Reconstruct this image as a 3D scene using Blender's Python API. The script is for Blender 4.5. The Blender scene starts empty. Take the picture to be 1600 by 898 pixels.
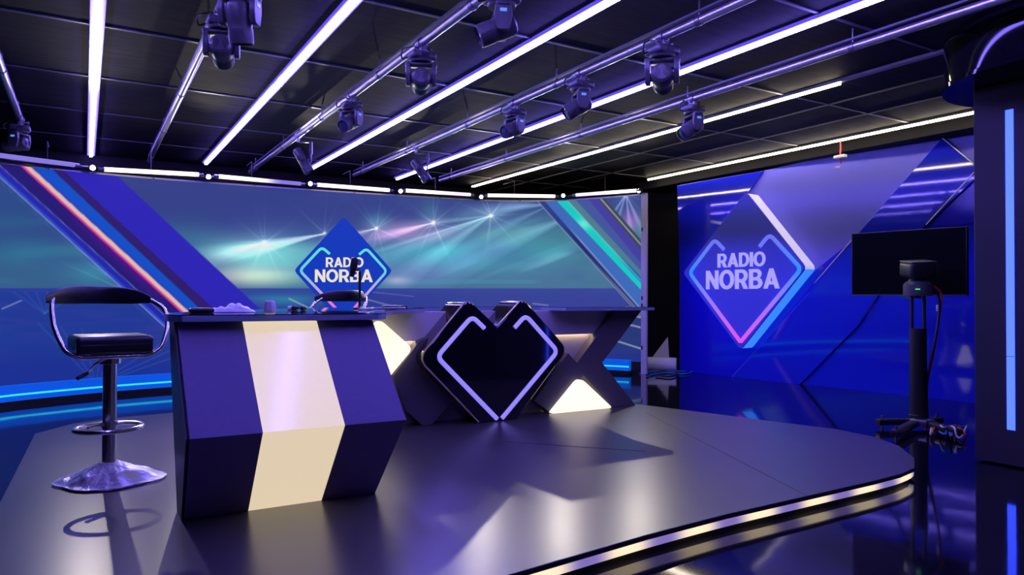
import bpy, bmesh, math, random
import numpy as np
from mathutils import Vector, Matrix
random.seed(4)
PI = math.pi
sc = bpy.context.scene
COL = sc.collection

# ------------------------------------------------------------------ camera
FPX, YAW, PITCH, ROLL, EYE = 1118.0, 0.5385, 0.014, 0.0039, 1.0
cy, sy, cp, sp = math.cos(YAW), math.sin(YAW), math.cos(PITCH), math.sin(PITCH)
Fv = np.array([sy*cp, cy*cp, sp]); R0 = np.array([cy, -sy, 0.0]); U0 = np.cross(R0, Fv)
Rv = math.cos(ROLL)*R0 + math.sin(ROLL)*U0; Uv = -math.sin(ROLL)*R0 + math.cos(ROLL)*U0
EYEP = np.array([0, 0, EYE])
def ray(u, v): return Fv + Rv*(u-800)/FPX + Uv*(449-v)/FPX
def at_z(u, v, z):                       # point of the horizontal plane z
    d = ray(u, v); return EYEP + d*(z-EYE)/d[2]
def at_x(u, v, x):
    d = ray(u, v); return EYEP + d*x/d[0]
def at_y(u, v, y):
    d = ray(u, v); return EYEP + d*y/d[1]
def at_plane(u, v, p, n):
    d = ray(u, v); n = np.array(n, float); return EYEP + d*((np.array(p)-EYEP) @ n)/(d @ n)
def px(q):
    q = np.asarray(q, float) - EYEP
    w = q @ Fv
    return 800+FPX*(q @ Rv)/w, 449-FPX*(q @ Uv)/w

cam = bpy.data.cameras.new('camera'); cam_o = bpy.data.objects.new('camera', cam); COL.objects.link(cam_o)
cam.sensor_width = 36; cam.lens = 36*FPX/1600; cam.clip_start = .02; cam.clip_end = 100
M = Matrix(((Rv[0], Uv[0], -Fv[0], 0), (Rv[1], Uv[1], -Fv[1], 0), (Rv[2], Uv[2], -Fv[2], EYE), (0, 0, 0, 1)))
cam_o.matrix_world = M
sc.camera = cam_o

# ------------------------------------------------------------------ materials
def lin(c):
    return tuple(((x/255)/12.92 if x/255 <= .04045 else ((x/255+.055)/1.055)**2.4) for x in c)
def mat(name, col=(.5, .5, .5), rough=.5, metal=0, emit=None, strength=1, spec=.5, trans=0, coat=0, noise=None, bump=None, alpha=1):
    m = bpy.data.materials.new(name); m.use_nodes = True
    nt = m.node_tree; b = nt.nodes['Principled BSDF']
    b.inputs['Base Color'].default_value = (*col, 1); b.inputs['Roughness'].default_value = rough
    b.inputs['Metallic'].default_value = metal; b.inputs['Specular IOR Level'].default_value = spec
    b.inputs['Transmission Weight'].default_value = trans; b.inputs['Coat Weight'].default_value = coat
    b.inputs['Alpha'].default_value = alpha
    if emit is not None:
        b.inputs['Emission Color'].default_value = (*emit, 1); b.inputs['Emission Strength'].default_value = strength
    tc = nt.nodes.new('ShaderNodeTexCoord')
    if noise:                            # (scale, amount, stretch): mottled colour
        mp = nt.nodes.new('ShaderNodeMapping'); nz = nt.nodes.new('ShaderNodeTexNoise')
        mp.inputs['Scale'].default_value = noise[2]; nz.inputs['Scale'].default_value = noise[0]; nz.inputs['Detail'].default_value = 5
        mx = nt.nodes.new('ShaderNodeMix'); mx.data_type = 'RGBA'
        mx.inputs[6].default_value = (*[c*(1-noise[1]) for c in col], 1); mx.inputs[7].default_value = (*[min(1, c*(1+noise[1])) for c in col], 1)
        nt.links.new(tc.outputs['Object'], mp.inputs['Vector']); nt.links.new(mp.outputs['Vector'], nz.inputs['Vector'])
        nt.links.new(nz.outputs['Fac'], mx.inputs[0]); nt.links.new(mx.outputs[2], b.inputs['Base Color'])
        mr = nt.nodes.new('ShaderNodeMapRange'); mr.inputs[3].default_value = rough*.8; mr.inputs[4].default_value = min(1, rough*1.2)
        nt.links.new(nz.outputs['Fac'], mr.inputs[0]); nt.links.new(mr.outputs[0], b.inputs['Roughness'])
    if bump:                             # (scale, strength, distance, stretch)
        mp = nt.nodes.new('ShaderNodeMapping'); nz = nt.nodes.new('ShaderNodeTexNoise'); bp = nt.nodes.new('ShaderNodeBump')
        mp.inputs['Scale'].default_value = bump[3]; nz.inputs['Scale'].default_value = bump[0]; nz.inputs['Detail'].default_value = 3
        bp.inputs['Strength'].default_value = bump[1]; bp.inputs['Distance'].default_value = bump[2]
        nt.links.new(tc.outputs['Object'], mp.inputs['Vector']); nt.links.new(mp.outputs['Vector'], nz.inputs['Vector'])
        nt.links.new(nz.outputs['Fac'], bp.inputs['Height']); nt.links.new(bp.outputs['Normal'], b.inputs['Normal'])
    return m

BLUE = (14.0, 10.0, 66.0)
MT = dict(
    floor=mat('glossy_floor', (.006, .006, .012), .06, spec=.6, bump=(.9, .12, .02, (1, 1, 1))),
    ceiling=mat('black_ceiling_tile', (.0095, .0085, .0095), .7, spec=.2, noise=(3, .2, (1, 9, 1)), bump=(60, .15, .002, (.3, 3, 1))),
    grid=mat('ceiling_grid_metal', (.16, .16, .18), .4, metal=.5),
    wall=mat('black_wall', (.012, .011, .012), .8, spec=.2, noise=(6, .3, (1, 1, 1))),
    stage=mat('stage_laminate', (.058, .054, .060), .30, spec=.9, noise=(.8, .03, (1, 1, 1))),
    stage2=mat('stage_laminate_second_board', (.10, .095, .105), .38, spec=.5, noise=(5, .18, (1, 5, 1))),
    stage_side=mat('stage_side', (.02, .02, .025), .4),
    stage_led=mat('stage_edge_diffuser', (.4, .35, .3), .3, emit=(1.6, 1.05, .62), strength=1),
    alu=mat('aluminium_pipe', (.55, .54, .57), .34, metal=.9),
    alu_dark=mat('grey_metal', (.28, .27, .3), .35, metal=.9),
    post=mat('pale_painted_post', (.55, .52, .62), .4),
    chrome=mat('chrome', (.88, .88, .9), .2, metal=1),
    clear=mat('clear_profile_glow', (.30, .28, .6), .25, spec=.5, emit=(.09, .06, .62), strength=1),  # emission paints the strip's violet glow onto its housing
    clear_w=mat('clear_profile_warm', (.3, .29, .28), .3, spec=.5),
    led_blue=mat('led_blue', (.8, .8, .9), .4, emit=BLUE, strength=1),
    led_white=mat('led_white', (.8, .8, .8), .4, emit=(22, 19, 14.5), strength=1),
    tube_white=mat('tube_white', (.8, .8, .8), .4, emit=(3.4, 3.0, 2.6), strength=1),
    tube_violet=mat('tube_violet', (.6, .6, .8), .4, emit=(.2, .16, .62), strength=1),
    spot_lens=mat('spot_lens', (.8, .8, .8), .2, emit=(40, 37, 32), strength=1),
    fixture=mat('fixture_plastic', (.08, .078, .088), .38, noise=(14, .15, (1, 1, 1))),
    fixture_dark=mat('fixture_black', (.012, .012, .015), .4),
    lens=mat('lens_glass', (.05, .05, .12), .05, spec=1.0, coat=1),
    tag_blue=mat('fixture_display', (.05, .1, .3), .3, emit=(.12, .3, 1.0), strength=.9),
    green=mat('green_indicator', (.05, .3, .1), .3, emit=(.1, .8, .3), strength=1),
    podium=mat('dark_violet_board', (.24, .20, .36), .5, spec=.25, noise=(40, .08, (1, 1, 1))),
    podium_side=mat('brushed_side', (.10, .10, .14), .42, metal=.5),
    lit_panel=mat('lit_acrylic', (.42, .40, .42), .14, emit=lin((226, 206, 174)), strength=.97, spec=.5),
    glass=mat('dark_glass_top', (.02, .035, .06), .035, spec=.9, coat=.6),
    glass_edge=mat('glass_edge', (.30, .38, .55), .08, spec=.8),
    lattice=mat('charcoal_board', (.125, .112, .12), .42, spec=.4, noise=(30, .1, (1, 1, 1))),
    recess=mat('grey_lavender_board', (.60, .56, .56), .45, spec=.4, noise=(30, .06, (1, 1, 1))),
    lightbox=mat('lightbox_face', (.6, .58, .54), .25, emit=lin((255, 240, 210)), strength=1.15),
    recess_glow=mat('added_warm_glow', (.8, .7, .6), .4, emit=(9, 6.6, 4.6), strength=1),  # for the unseen strip added behind the upper boards
    emblem=mat('gloss_black', (.008, .008, .012), .07, spec=1.0, coat=1.0, bump=(5, .05, .01, (1, 1, 1))),
    gold=mat('gold_trim', (.78, .62, .42), .38, metal=.35),
    neon_lav=mat('lavender_neon', (.4, .38, .8), .3, emit=lin((140, 128, 240)), strength=1.0),
    leather=mat('black_leather', (.017, .015, .02), .36, spec=.5, bump=(120, .12, .002, (1, 1, 1))),
    black=mat('black_plastic', (.012, .012, .014), .4),
    rubber=mat('black_rubber', (.015, .015, .015), .7),
    tv=mat('tv_screen', (.004, .006, .007), .16, spec=.2),
    wrap=mat('plastic_wrap', (.95, .94, .95), .3, spec=.6, trans=.3, bump=(26, .9, .012, (1, 1, 1))),
    paper=mat('white_paper', (.88, .85, .88), .6, noise=(10, .06, (1, 1, 1))),
    white=mat('white_plastic', (.9, .88, .9), .4),
    red=mat('red_cord', (.6, .05, .06), .5),
    cable_blue=mat('blue_cable', (.03, .18, .55), .45),
    cable_black=mat('black_cable', (.01, .01, .012), .45),
    cable_white=mat('white_cable', (.6, .6, .65), .45),
    column=mat('dark_column_laminate', (.030, .027, .040), .5, spec=.3, noise=(4, .1, (1, 1, 1))),
    column_led=mat('blue_column_led', (.1, .15, .5), .4, emit=(.12, .26, 5.0), strength=1),
    drum=mat('gloss_black_bulkhead', (.005, .005, .008), .06, spec=.2),
    skirt=mat('blue_skirt_glow', (.02, .12, .55), .25, emit=(.0, .09, .50), strength=.8),  # emission stands in for the light line's glow on the board
    skirt_led=mat('cyan_led_line', (.1, .6, .7), .3, emit=(.02, .66, .78), strength=1.1),
    wall_matte=mat('satin_blue_board', (.17, .16, .92), .42, spec=.4, noise=(9, .05, (1, 1, 1)), bump=(2.0, .05, .02, (1, 1, 1))),
    wall_gloss=mat('gloss_blue_board', (.014, .022, .74), .05, spec=.7, coat=.4, bump=(.45, .09, .03, (1, 1, 1))),
    wall_gloss2=mat('gloss_deep_blue_board', (.016, .012, .74), .10, spec=.6, bump=(.9, .07, .03, (1, 1, 1))),
    edge_white=mat('white_edge', (.8, .78, .85), .4),
    logo_face=mat('logo_blue_violet', (.13, .15, 1.0), .5, spec=.2),
    logo_side_white=mat('logo_white_side_glow', (.8, .78, .86), .35, emit=(.42, .38, .55), strength=1),  # lit look of the upper rim put in as emission
    logo_side_blue=mat('logo_blue_side_glow', (.05, .2, .8), .35, emit=(.04, .25, 1.0), strength=1),  # bright blue of the lower rim also put in as emission
    letter=mat('letter_lavender', (.8, .78, .92), .5, emit=(.22, .21, .46), strength=1),
)
MT['screen_letter'] = mat('screen_cream', (.02, .02, .02), .5, emit=lin((235, 226, 205)), strength=1, spec=.06)
MT['screen_diamond'] = mat('screen_logo_blue', (.01, .01, .02), .5, emit=lin((18, 60, 192)), strength=.9, spec=.06)

def attr_emission(name, strength=1.0, rough=.5, attr='Col'):
    m = bpy.data.materials.new(name); m.use_nodes = True
    nt = m.node_tree; b = nt.nodes['Principled BSDF']
    b.inputs['Base Color'].default_value = (.012, .012, .014, 1); b.inputs['Roughness'].default_value = rough; b.inputs['Specular IOR Level'].default_value = .08
    a = nt.nodes.new('ShaderNodeAttribute'); a.attribute_name = attr
    nt.links.new(a.outputs['Color'], b.inputs['Emission Color']); b.inputs['Emission Strength'].default_value = strength
    return m
MT['screen'] = attr_emission('led_wall_picture', .86, .6)
MT['neon_grad'] = attr_emission('neon_colour_fade', 1.0, .4)

# ------------------------------------------------------------------ mesh helpers
def V(*a):
    return Vector(a[0]) if len(a) == 1 else Vector(a)
class MB:
    def __init__(s): s.bm = bmesh.new()
    def box(s, c, size, rz=0, mtx=None):
        m = Matrix.Translation(V(c)) @ Matrix.Rotation(rz, 4, 'Z')
        if mtx is not None: m = mtx @ m
        vs = [s.bm.verts.new(m @ V(x*size[0]/2, y*size[1]/2, z*size[2]/2)) for x in (-1, 1) for y in (-1, 1) for z in (-1, 1)]
        for f in ((0, 1, 3, 2), (4, 6, 7, 5), (0, 4, 5, 1), (2, 3, 7, 6), (0, 2, 6, 4), (1, 5, 7, 3)):
            s.bm.faces.new([vs[i] for i in f])
        return s
    def rbox(s, c, size, r=.01, mtx=None, seg=2):
        b = bmesh.new(); t = MB.__new__(MB); t.bm = b; t.box((0, 0, 0), size)
        bmesh.ops.bevel(b, geom=list(b.edges), offset=r, segments=seg, affect='EDGES', profile=.5)
        m = Matrix.Translation(V(c)) if mtx is None else mtx @ Matrix.Translation(V(c))
        s.join(b, m); return s
    def join(s, b, m=None):
        mp = {}
        for v in b.verts: mp[v] = s.bm.verts.new((m @ v.co) if m is not None else v.co)
        for f in b.faces:
            try: s.bm.faces.new([mp[v] for v in f.verts])
            except ValueError: pass
        b.free()
    def prism(s, poly, off):                 # poly: 3D points (planar), off: extrusion vector
        a = [s.bm.verts.new(V(p)) for p in poly]; o = V(off)
        b = [s.bm.verts.new(V(p)+o) for p in poly]; n = len(a)
        s.bm.faces.new(a); s.bm.faces.new(list(reversed(b)))
        for i in range(n): s.bm.faces.new([a[i], b[i], b[(i+1) % n], a[(i+1) % n]])
        return s
    def tube(s, pts, r, seg=10, cap=True, closed=False):
        pts = [V(p) for p in pts]; n = len(pts); rings = []
        up = None
        for i, p in enumerate(pts):
            if closed: t = (pts[(i+1) % n]-pts[i-1])
            else: t = pts[min(i+1, n-1)]-pts[max(i-1, 0)]
            if t.length < 1e-9: t = V(0, 0, 1)
            t.normalize()
            if up is None:
                up = t.orthogonal().normalized()
            else:
                up = (up - t*up.dot(t))
                up = up.normalized() if up.length > 1e-6 else t.orthogonal().normalized()
            w = t.cross(up)
            rr = r[i] if isinstance(r, (list, tuple)) else r
            rings.append([s.bm.verts.new(p+(up*math.cos(a)+w*math.sin(a))*rr) for a in [2*PI*k/seg for k in range(seg)]])
        m = n if closed else n-1
        for i in range(m):
            A, B = rings[i], rings[(i+1) % n]
            sh = 0
            if closed and i == n-1:
                sh = min(range(seg), key=lambda k: (A[0].co-B[k].co).length)
            for k in range(seg): s.bm.faces.new([A[k], A[(k+1) % seg], B[(k+1+sh) % seg], B[(k+sh) % seg]])
        if cap and not closed:
            s.bm.faces.new(list(reversed(rings[0]))); s.bm.faces.new(rings[-1])
        return s
    def lathe(s, prof, seg=32, mtx=None):    # prof: (radius, z); closed by caps when radius > 0 at the ends
        m = mtx or Matrix.Identity(4); rings = []
        for r, z in prof:
            if r < 1e-6: rings.append([s.bm.verts.new(m @ V(0, 0, z))])
            else: rings.append([s.bm.verts.new(m @ V(r*math.cos(2*PI*k/seg), r*math.sin(2*PI*k/seg), z)) for k in range(seg)])
        for A, B in zip(rings, rings[1:]):
            for k in range(seg):
                k2 = (k+1) % seg
                if len(A) == 1 and len(B) == 1: continue
                if len(A) == 1: s.bm.faces.new([A[0], B[k2], B[k]])
                elif len(B) == 1: s.bm.faces.new([A[k], A[k2], B[0]])
                else: s.bm.faces.new([A[k], A[k2], B[k2], B[k]])
        if len(rings[0]) > 1: s.bm.faces.new(list(reversed(rings[0])))
        if len(rings[-1]) > 1: s.bm.faces.new(rings[-1])
        return s
    def build(s, name, m, parent=None, bevel=0, ang=35, base=None):
        me = bpy.data.meshes.new(name)
        bmesh.ops.recalc_face_normals(s.bm, faces=list(s.bm.faces))
        off = V(0, 0, 0)
        if base is not None: off = V(base)
        if parent is not None:
            off = V(parent.location)
            if parent.parent is not None: off = off + V(parent.parent.location)
            if parent.get('_abs') is not None: off = V(parent['_abs'])
        if off.length > 0:
            bmesh.ops.translate(s.bm, verts=list(s.bm.verts), vec=-off)
        s.bm.to_mesh(me); s.bm.free()
        me.materials.append(m)
        for p in me.polygons: p.use_smooth = True
        me.set_sharp_from_angle(angle=math.radians(ang))
        o = bpy.data.objects.new(name, me); COL.objects.link(o)
        if parent is not None: o.parent = parent
        elif base is not None: o.location = V(base)
        if bevel:
            md = o.modifiers.new('bevel', 'BEVEL'); md.width = bevel; md.segments = 2; md.limit_method = 'ANGLE'; md.angle_limit = math.radians(40)
        return o
def thing(name, label, cat, loc=(0, 0, 0), group=None, rz=0):
    o = bpy.data.objects.new(name, None); o.empty_display_size = .1; COL.objects.link(o)
    o.location = V(loc); o.rotation_euler.z = rz; return tag(o, label, cat, group)
def tag(o, label, cat, group=None):
    o['label'] = label; o['category'] = cat
    if group: o['group'] = group
    return o
def struct(o): o['kind'] = 'structure'; return o
def copy_tree(o, parent=None):
    c = o.copy(); COL.objects.link(c); c.parent = parent
    for ch in list(o.children): copy_tree(ch, c)
    return c
def rounded(poly, r, n=5):                   # round the corners of a 2D/3D polygon (closed)
    out = []; P = [V(p) for p in poly]; N = len(P)
    rs = r if isinstance(r, (list, tuple)) else [r]*N
    for i in range(N):
        a, b, c = P[i-1], P[i], P[(i+1) % N]; rr = rs[i]
        if rr <= 0: out.append(b); continue
        d1 = (a-b); d2 = (c-b); l = min(rr, d1.length*.45, d2.length*.45)
        p, q = b+d1.normalized()*l, b+d2.normalized()*l
        for k in range(n+1):
            t = k/n; out.append(p*(1-t)**2+b*2*t*(1-t)+q*t*t)
    return out
def rounded_path(path, r, n=6):
    P = [V(p) for p in path]; out = [P[0]]
    for i in range(1, len(P)-1):
        a, b, c = P[i-1], P[i], P[i+1]; d1 = a-b; d2 = c-b; l = min(r, d1.length*.45, d2.length*.45)
        p, q = b+d1.normalized()*l, b+d2.normalized()*l
        for k in range(n+1):
            t = k/n; out.append(p*(1-t)**2+b*2*t*(1-t)+q*t*t)
    out.append(P[-1]); return out
def smooth(pts, n=8):                        # Catmull-Rom
    P = [V(p) for p in pts]; P = [P[0]*2-P[1]]+P+[P[-1]*2-P[-2]]; out = []
    for i in range(1, len(P)-2):
        for k in range(n):
            t = k/n; a, b, c, d = P[i-1:i+3]
            out.append(.5*((2*b)+(c-a)*t+(2*a-5*b+4*c-d)*t*t+(3*b-a-3*c+d)*t**3))
    out.append(P[-2]); return out
def vcol(o, fn):                             # colour per vertex (object space coordinates)
    me = o.data; a = me.color_attributes.new('Col', 'FLOAT_COLOR', 'POINT')
    for i, v in enumerate(me.vertices): a.data[i].color = (*fn(v.co), 1)

# ------------------------------------------------------------------ room shell
ZC, XR, YB, XL, YF = 2.72, 7.62, 10.1, -3.4, -3.0
o = MB().box(((XL+XR)/2, (YB+YF)/2, -.05), (XR-XL+.4, YB-YF+.4, .1)).build('floor', MT['floor']); struct(o)
o = MB().box(((XL+XR)/2, (YB+YF)/2, ZC+.05), (XR-XL+.4, YB-YF+.4, .1)).build('ceiling', MT['ceiling']); struct(o)
for nm, c, s_ in (('wall_right', (XR+.1, (YB+YF)/2, ZC/2), (.2, YB-YF+.4, ZC)), ('wall_left', (XL-.1, (YB+YF)/2, ZC/2), (.2, YB-YF+.4, ZC)),
                  ('wall_back', ((XL+XR)/2, YB+.1, ZC/2), (XR-XL+.4, .2, ZC)), ('wall_front', ((XL+XR)/2, YF-.1, ZC/2), (XR-XL+.4, .2, ZC))):
    struct(MB().box(c, s_).build(nm, MT['wall']))
# ceiling grid: fine T-bars
g = MB(); K = ZC-EYE
for i in range(-4, 14):
    Y = (3.04+.7263*i)*K
    if YF < Y < YB: g.box(((XL+XR)/2, Y, ZC-.004), (XR-XL, .022, .008))
for X in (3.275*K, 3.61*K): g.box((X, (YB+YF)/2, ZC-.0045), (.022, YB-YF, .009))
struct(g.build('trim_1', MT['grid']))
# dark band between the right-hand ceiling light and the panel wall
struct(MB().box((7.35, 4.4, 2.66), (.55, 7.6, .12)).build('trim_2', MT['wall']))

# ------------------------------------------------------------------ ceiling light strips and pipes
STRIP = [(.029, 5.83, 'led_blue', 'leftmost blue ceiling light strip, straight above the left end of the desk'),
         (.762, 5.71, 'led_blue', 'blue ceiling light strip second from the left, ending above the wide video wall'),
         (1.488, 5.56, 'led_blue', 'blue ceiling light strip third from the left, passing over the desk'),
         (2.222, 5.60, 'led_blue', 'blue ceiling light strip fourth from the left, just left of the white strips')]
for i, (kx, ky, m, lab) in enumerate(STRIP):
    X, Y1 = kx*K, ky*K; Y0 = .9
    t = thing('ceiling_light_strip', lab, 'strip light', (X, (Y0+Y1)/2, ZC), 'blue ceiling light strips')
    MB().box((X, (Y0+Y1)/2, ZC-.0135), (.085, Y1-Y0, .025)).build('housing', MT['clear'], t, bevel=.004)
    MB().rbox((X, (Y0+Y1)/2, ZC-.033), (.035, Y1-Y0-.01, .022), .007).build('diffuser', MT[m], t)
for kx, ky, k0, lab in ((2.942, 5.615, 2.02, 'shorter white ceiling light strip with a rounded end, left of the longer white one'),
                        (4.002, 4.506, 1.6, 'long white ceiling light strip along the top of the blue panel wall')):
    X, Y1, Y0 = kx*K, ky*K, k0*K
    t = thing('ceiling_light_strip', lab, 'strip light', (X, (Y0+Y1)/2, ZC), 'white ceiling light strips')
    y00 = .5 if kx < 3.5 else Y0
    MB().box((X, (y00+Y1)/2, ZC-.0135), (.05, Y1-y00, .025)).build('housing', MT['clear_w'], t, bevel=.004)
    MB().rbox((X, (Y0+Y1)/2, ZC-.033), (.034, Y1-Y0, .022), .007).build('diffuser', MT['led_white'], t)
ZP = 2.60; KP = ZP-EYE
PIPES = [(-.325, 5.0), (.40, 5.9), (1.13, 6.0), (1.89, 5.7), (2.61, 5.58)]
PLAB = ['leftmost silver ceiling pipe, cut by the left edge of the photo', 'silver ceiling pipe between the two leftmost blue light strips',
        'silver ceiling pipe between the second and third blue light strips', 'silver ceiling pipe between the third and fourth blue light strips',
        'rightmost silver ceiling pipe, beside the shorter white light strip']
for (kx, ky), lab in zip(PIPES, PLAB):
    X, Y1 = kx*KP, ky*KP
    t = thing('lighting_pipe', lab, 'pipe', (X, Y1, ZP), 'silver lighting pipes')
    MB().tube([(X, -2.7, ZP), (X, Y1, ZP)], .026, 16).build('pipe', MT['alu'], t)
    MB().box((X-.001, (Y1-2.7)/2, ZP+.050), (.03, Y1+2.7, .014)).build('rail', MT['fixture'], t)
    y = Y1-.35
    while y > .5:
        h = MB(); h.tube([(X, y-.018, ZP), (X, y+.018, ZP)], .031, 14); h.box((X, y, ZP+.072), (.024, .024, ZC-ZP-.072+ZP-ZP+.0)) if False else None
        h.tube([(X, y, ZP+.02), (X, y, ZC)], .006, 8)
        h.build('hanger', MT['alu_dark'], t); y -= 1.45

# ------------------------------------------------------------------ stage fixtures hanging from the pipes
def pipe_y(X, z, u):
    lo, hi = .6, 12.0
    ys = np.linspace(lo, hi, 6001)
    q = np.c_[np.full_like(ys, X), ys, np.full_like(ys, z)]-EYEP
    uu = 800+FPX*(q @ Rv)/(q @ Fv)
    return float(ys[np.argmin(abs(uu-u))])
def rot_pt(o): return o
def make_head(name):                          # moving head; origin at the pipe's centre, local -y faces out of the yoke opening
    r = thing(name, '', 'stage light')
    c = MB()
    c.tube([(0, -.022, 0), (0, .022, 0)], .036, 18)
    c.box((0, 0, -.045), (.036, .06, .04)); c.tube([(-.045, 0, -.03), (.05, 0, -.03)], .007, 8)
    c.lathe([(.016, 0), (.016, .022)], 12, Matrix.Translation((.048, 0, -.03)) @ Matrix.Rotation(PI/2, 4, 'Y'))
    c.build('clamp', MT['alu_dark'], r, bevel=.003)
    b = MB(); b.rbox((0, 0, -.085), (.165, .135, .052), .018, seg=3); b.lathe([(.07, -.125), (.075, -.11)], 28)
    base = b.build('base', MT['fixture'], r)
    MB().box((.0, -.0685, -.085), (.05, .004, .018)).build('display', MT['fixture_dark'], base)
    cab = MB(); cab.tube(smooth([(-.07, .03, -.085), (-.115, .03, -.105), (-.118, .02, -.055), (-.06, .05, -.02), (0, .12, .02), (0, .2, .03)], 6), .005, 6)
    cab.build('cable', MT['cable_black'], r)
    y = MB()
    y.rbox((0, 0, -.137), (.20, .075, .026), .010)
    for s_ in (-1, 1):
        poly = [(s_*.094, -.040, -.13), (s_*.094, .040, -.13), (s_*.094, .046, -.20), (s_*.094, .030, -.27), (s_*.094, -.030, -.27), (s_*.094, -.046, -.20)]
        y.prism(rounded(poly, .012, 3), (-s_*.028, 0, 0))
    yk = y.build('yoke', MT['fixture'], r, bevel=.004)
    for s_ in (-1, 1):
        a = MB(); a.box((s_*.0955, 0, -.172), (.003, .034, .016)); a.build('arm_label', MT['tag_blue'], yk)
    h = bpy.data.objects.new('head', None)
    # head body: axis along local +y = lens direction
    rx = Matrix.Rotation(-PI/2, 4, 'X')
    hb = MB(); hb.lathe([(.0, -.075), (.042, -.073), (.056, -.062), (.061, -.04), (.062, .02), (.056, .05), (.058, .055), (.058, .125), (.052, .128), (.052, .118)], 32, rx)
    hb.tube([(-.075, 0, 0), (.075, 0, 0)], .024, 14)
    for k in range(8):
        y_ = .06+.007*k
        hb.lathe([(.0595, y_), (.0595, y_+.003)], 28, rx)
    head = hb.build('head', MT['fixture'], r)
    head.location = (0, 0, -.228)
    hl = MB().lathe([(.0, .123), (.03, .121), (.051, .114), (.05, .112)], 28, rx).build('lens', MT['lens'], None); hl.parent = head
    gr = MB()
    for rr in (.013, .024, .035):
        for s_ in (0, 1):
            a0 = s_*PI-.9; gr.tube([(rr*math.cos(a0+1.8*k/10), -.0755+.0012*(rr/.035)**2, rr*math.sin(a0+1.8*k/10)) for k in range(11)], .0022, 6)
    gr = gr.build('fan_grille', MT['fixture_dark'], None); gr.parent = head
    return r
def make_par(name):                           # small spot on a single-sided bracket
    r = thing(name, '', 'stage light')
    c = MB(); c.tube([(0, -.02, 0), (0, .02, 0)], .034, 16); c.box((.0, 0, -.04), (.03, .04, .045)); c.build('clamp', MT['alu_dark'], r, bevel=.003)
    b = MB()
    b.rbox((.06, 0, -.062), (.13, .035, .012), .004)
    b.prism(rounded([(.115, -.03, -.06), (.115, .03, -.06), (.115, .03, -.22), (.115, .012, -.27), (.115, -.012, -.27), (.115, -.03, -.22)], .008, 3), (.014, 0, 0))
    b.prism([(.118, -.022, -.06), (.118, .022, -.06), (.118, .022, -.18), (.118, -.022, -.18)], (.02, 0, 0))
    b.build('bracket', MT['fixture'], r)
    rx = Matrix.Rotation(-PI/2, 4, 'X')
    h = MB(); h.lathe([(.0, -.13), (.036, -.127), (.046, -.11), (.048, .07), (.053, .075), (.053, .135), (.048, .137), (.046, .122)], 28, rx)
    h.tube([(-.05, 0, 0), (.115, 0, 0)], .014, 10); h.tube([(-.125, 0, 0), (-.06, 0, 0)], .008, 8)
    head = h.build('head', MT['fixture'], r); head.location = (.045, 0, -.245)
    l = MB().lathe([(0, .128), (.03, .126), (.046, .118), (.045, .116)], 26, rx).build('lens', MT['lens'], None); l.parent = head
    k = MB().lathe([(.018, 0), (.022, .012), (.014, .02)], 12, Matrix.Translation((.128, 0, 0)) @ Matrix.Rotation(PI/2, 4, 'Y')).build('knob', MT['fixture_dark'], None); k.parent = head
    return r
HEADS = [  # pipe, pixel column of the clamp, pan (yoke heading), tilt of the lens below level, label
    (0, 34, 1.05, .15, 'black moving-head light at the left edge of the photo, above the video wall', 1.0),
    (1, 350, -.25, .2, 'black moving-head light hanging whole at top left, between two blue strips', 1.0),
    (1, 378, -.60, 1.35, 'black moving-head light cut by the top edge, second from the left up there', 1.0),
    (2, 552, 2.15, .5, 'black moving-head light with its round lens turned towards us', .92),
    (2, 661, -.40, .06, 'black moving-head light with a round fan grille, right of the lens turned to us', 1.0),
    (2, 787, 1.15, .42, 'black moving-head light cut by the top edge, barrel aimed down to the left', 1.0),
    (3, 807, 1.75, .35, 'farthest of the three black moving-head lights on the fourth silver pipe from the left', .95),
    (3, 910, 1.2, .55, 'middle one of the three black moving-head lights on the fourth silver pipe', 1.0),
    (3, 1038, -.80, .12, 'nearest of the three black moving-head lights on the fourth silver pipe', 1.08),
    (4, 1086, 1.3, .62, 'black moving-head light on the rightmost pipe, in front of the shorter white light strip', 1.0)]
proto = None
for i, (p, u, pan, tilt, lab, scl) in enumerate(HEADS):
    if proto is None: proto = make_head('moving_head_light'); o = proto
    else: o = copy_tree(proto)
    X = PIPES[p][0]*KP
    o.location = (X, pipe_y(X, ZP, u-3), ZP); o['label'] = lab; o['group'] = 'moving-head lights on the ceiling pipes'
    o.scale = (scl,)*3
    for ch in o.children:
        nm = ch.name.split('.')[0]
        if nm in ('yoke', 'head'):
            ch.rotation_euler = (-tilt if nm == 'head' else 0, 0, pan)
            ch.rotation_mode = 'XYZ'
p0 = make_par('spotlight')
for k, (p, u, pan, tilt, lab) in enumerate(((2, 466, -.3, 1.05, 'small black spotlight on a bracket tilted down, left one above the video wall logo'),
                                            (3, 650, -.3, .95, 'small black spotlight on a bracket at the far end of the fourth blue light strip'))):
    o = p0 if k == 0 else copy_tree(p0)
    X = PIPES[p][0]*KP
    o.location = (X, pipe_y(X, ZP, u), ZP); o['label'] = lab; o['group'] = 'small spotlights above the video wall'; o.rotation_euler.z = -.45
    for ch in o.children:
        if ch.name.split('.')[0] == 'head': ch.rotation_euler = (-tilt, 0, -1.66)

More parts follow.
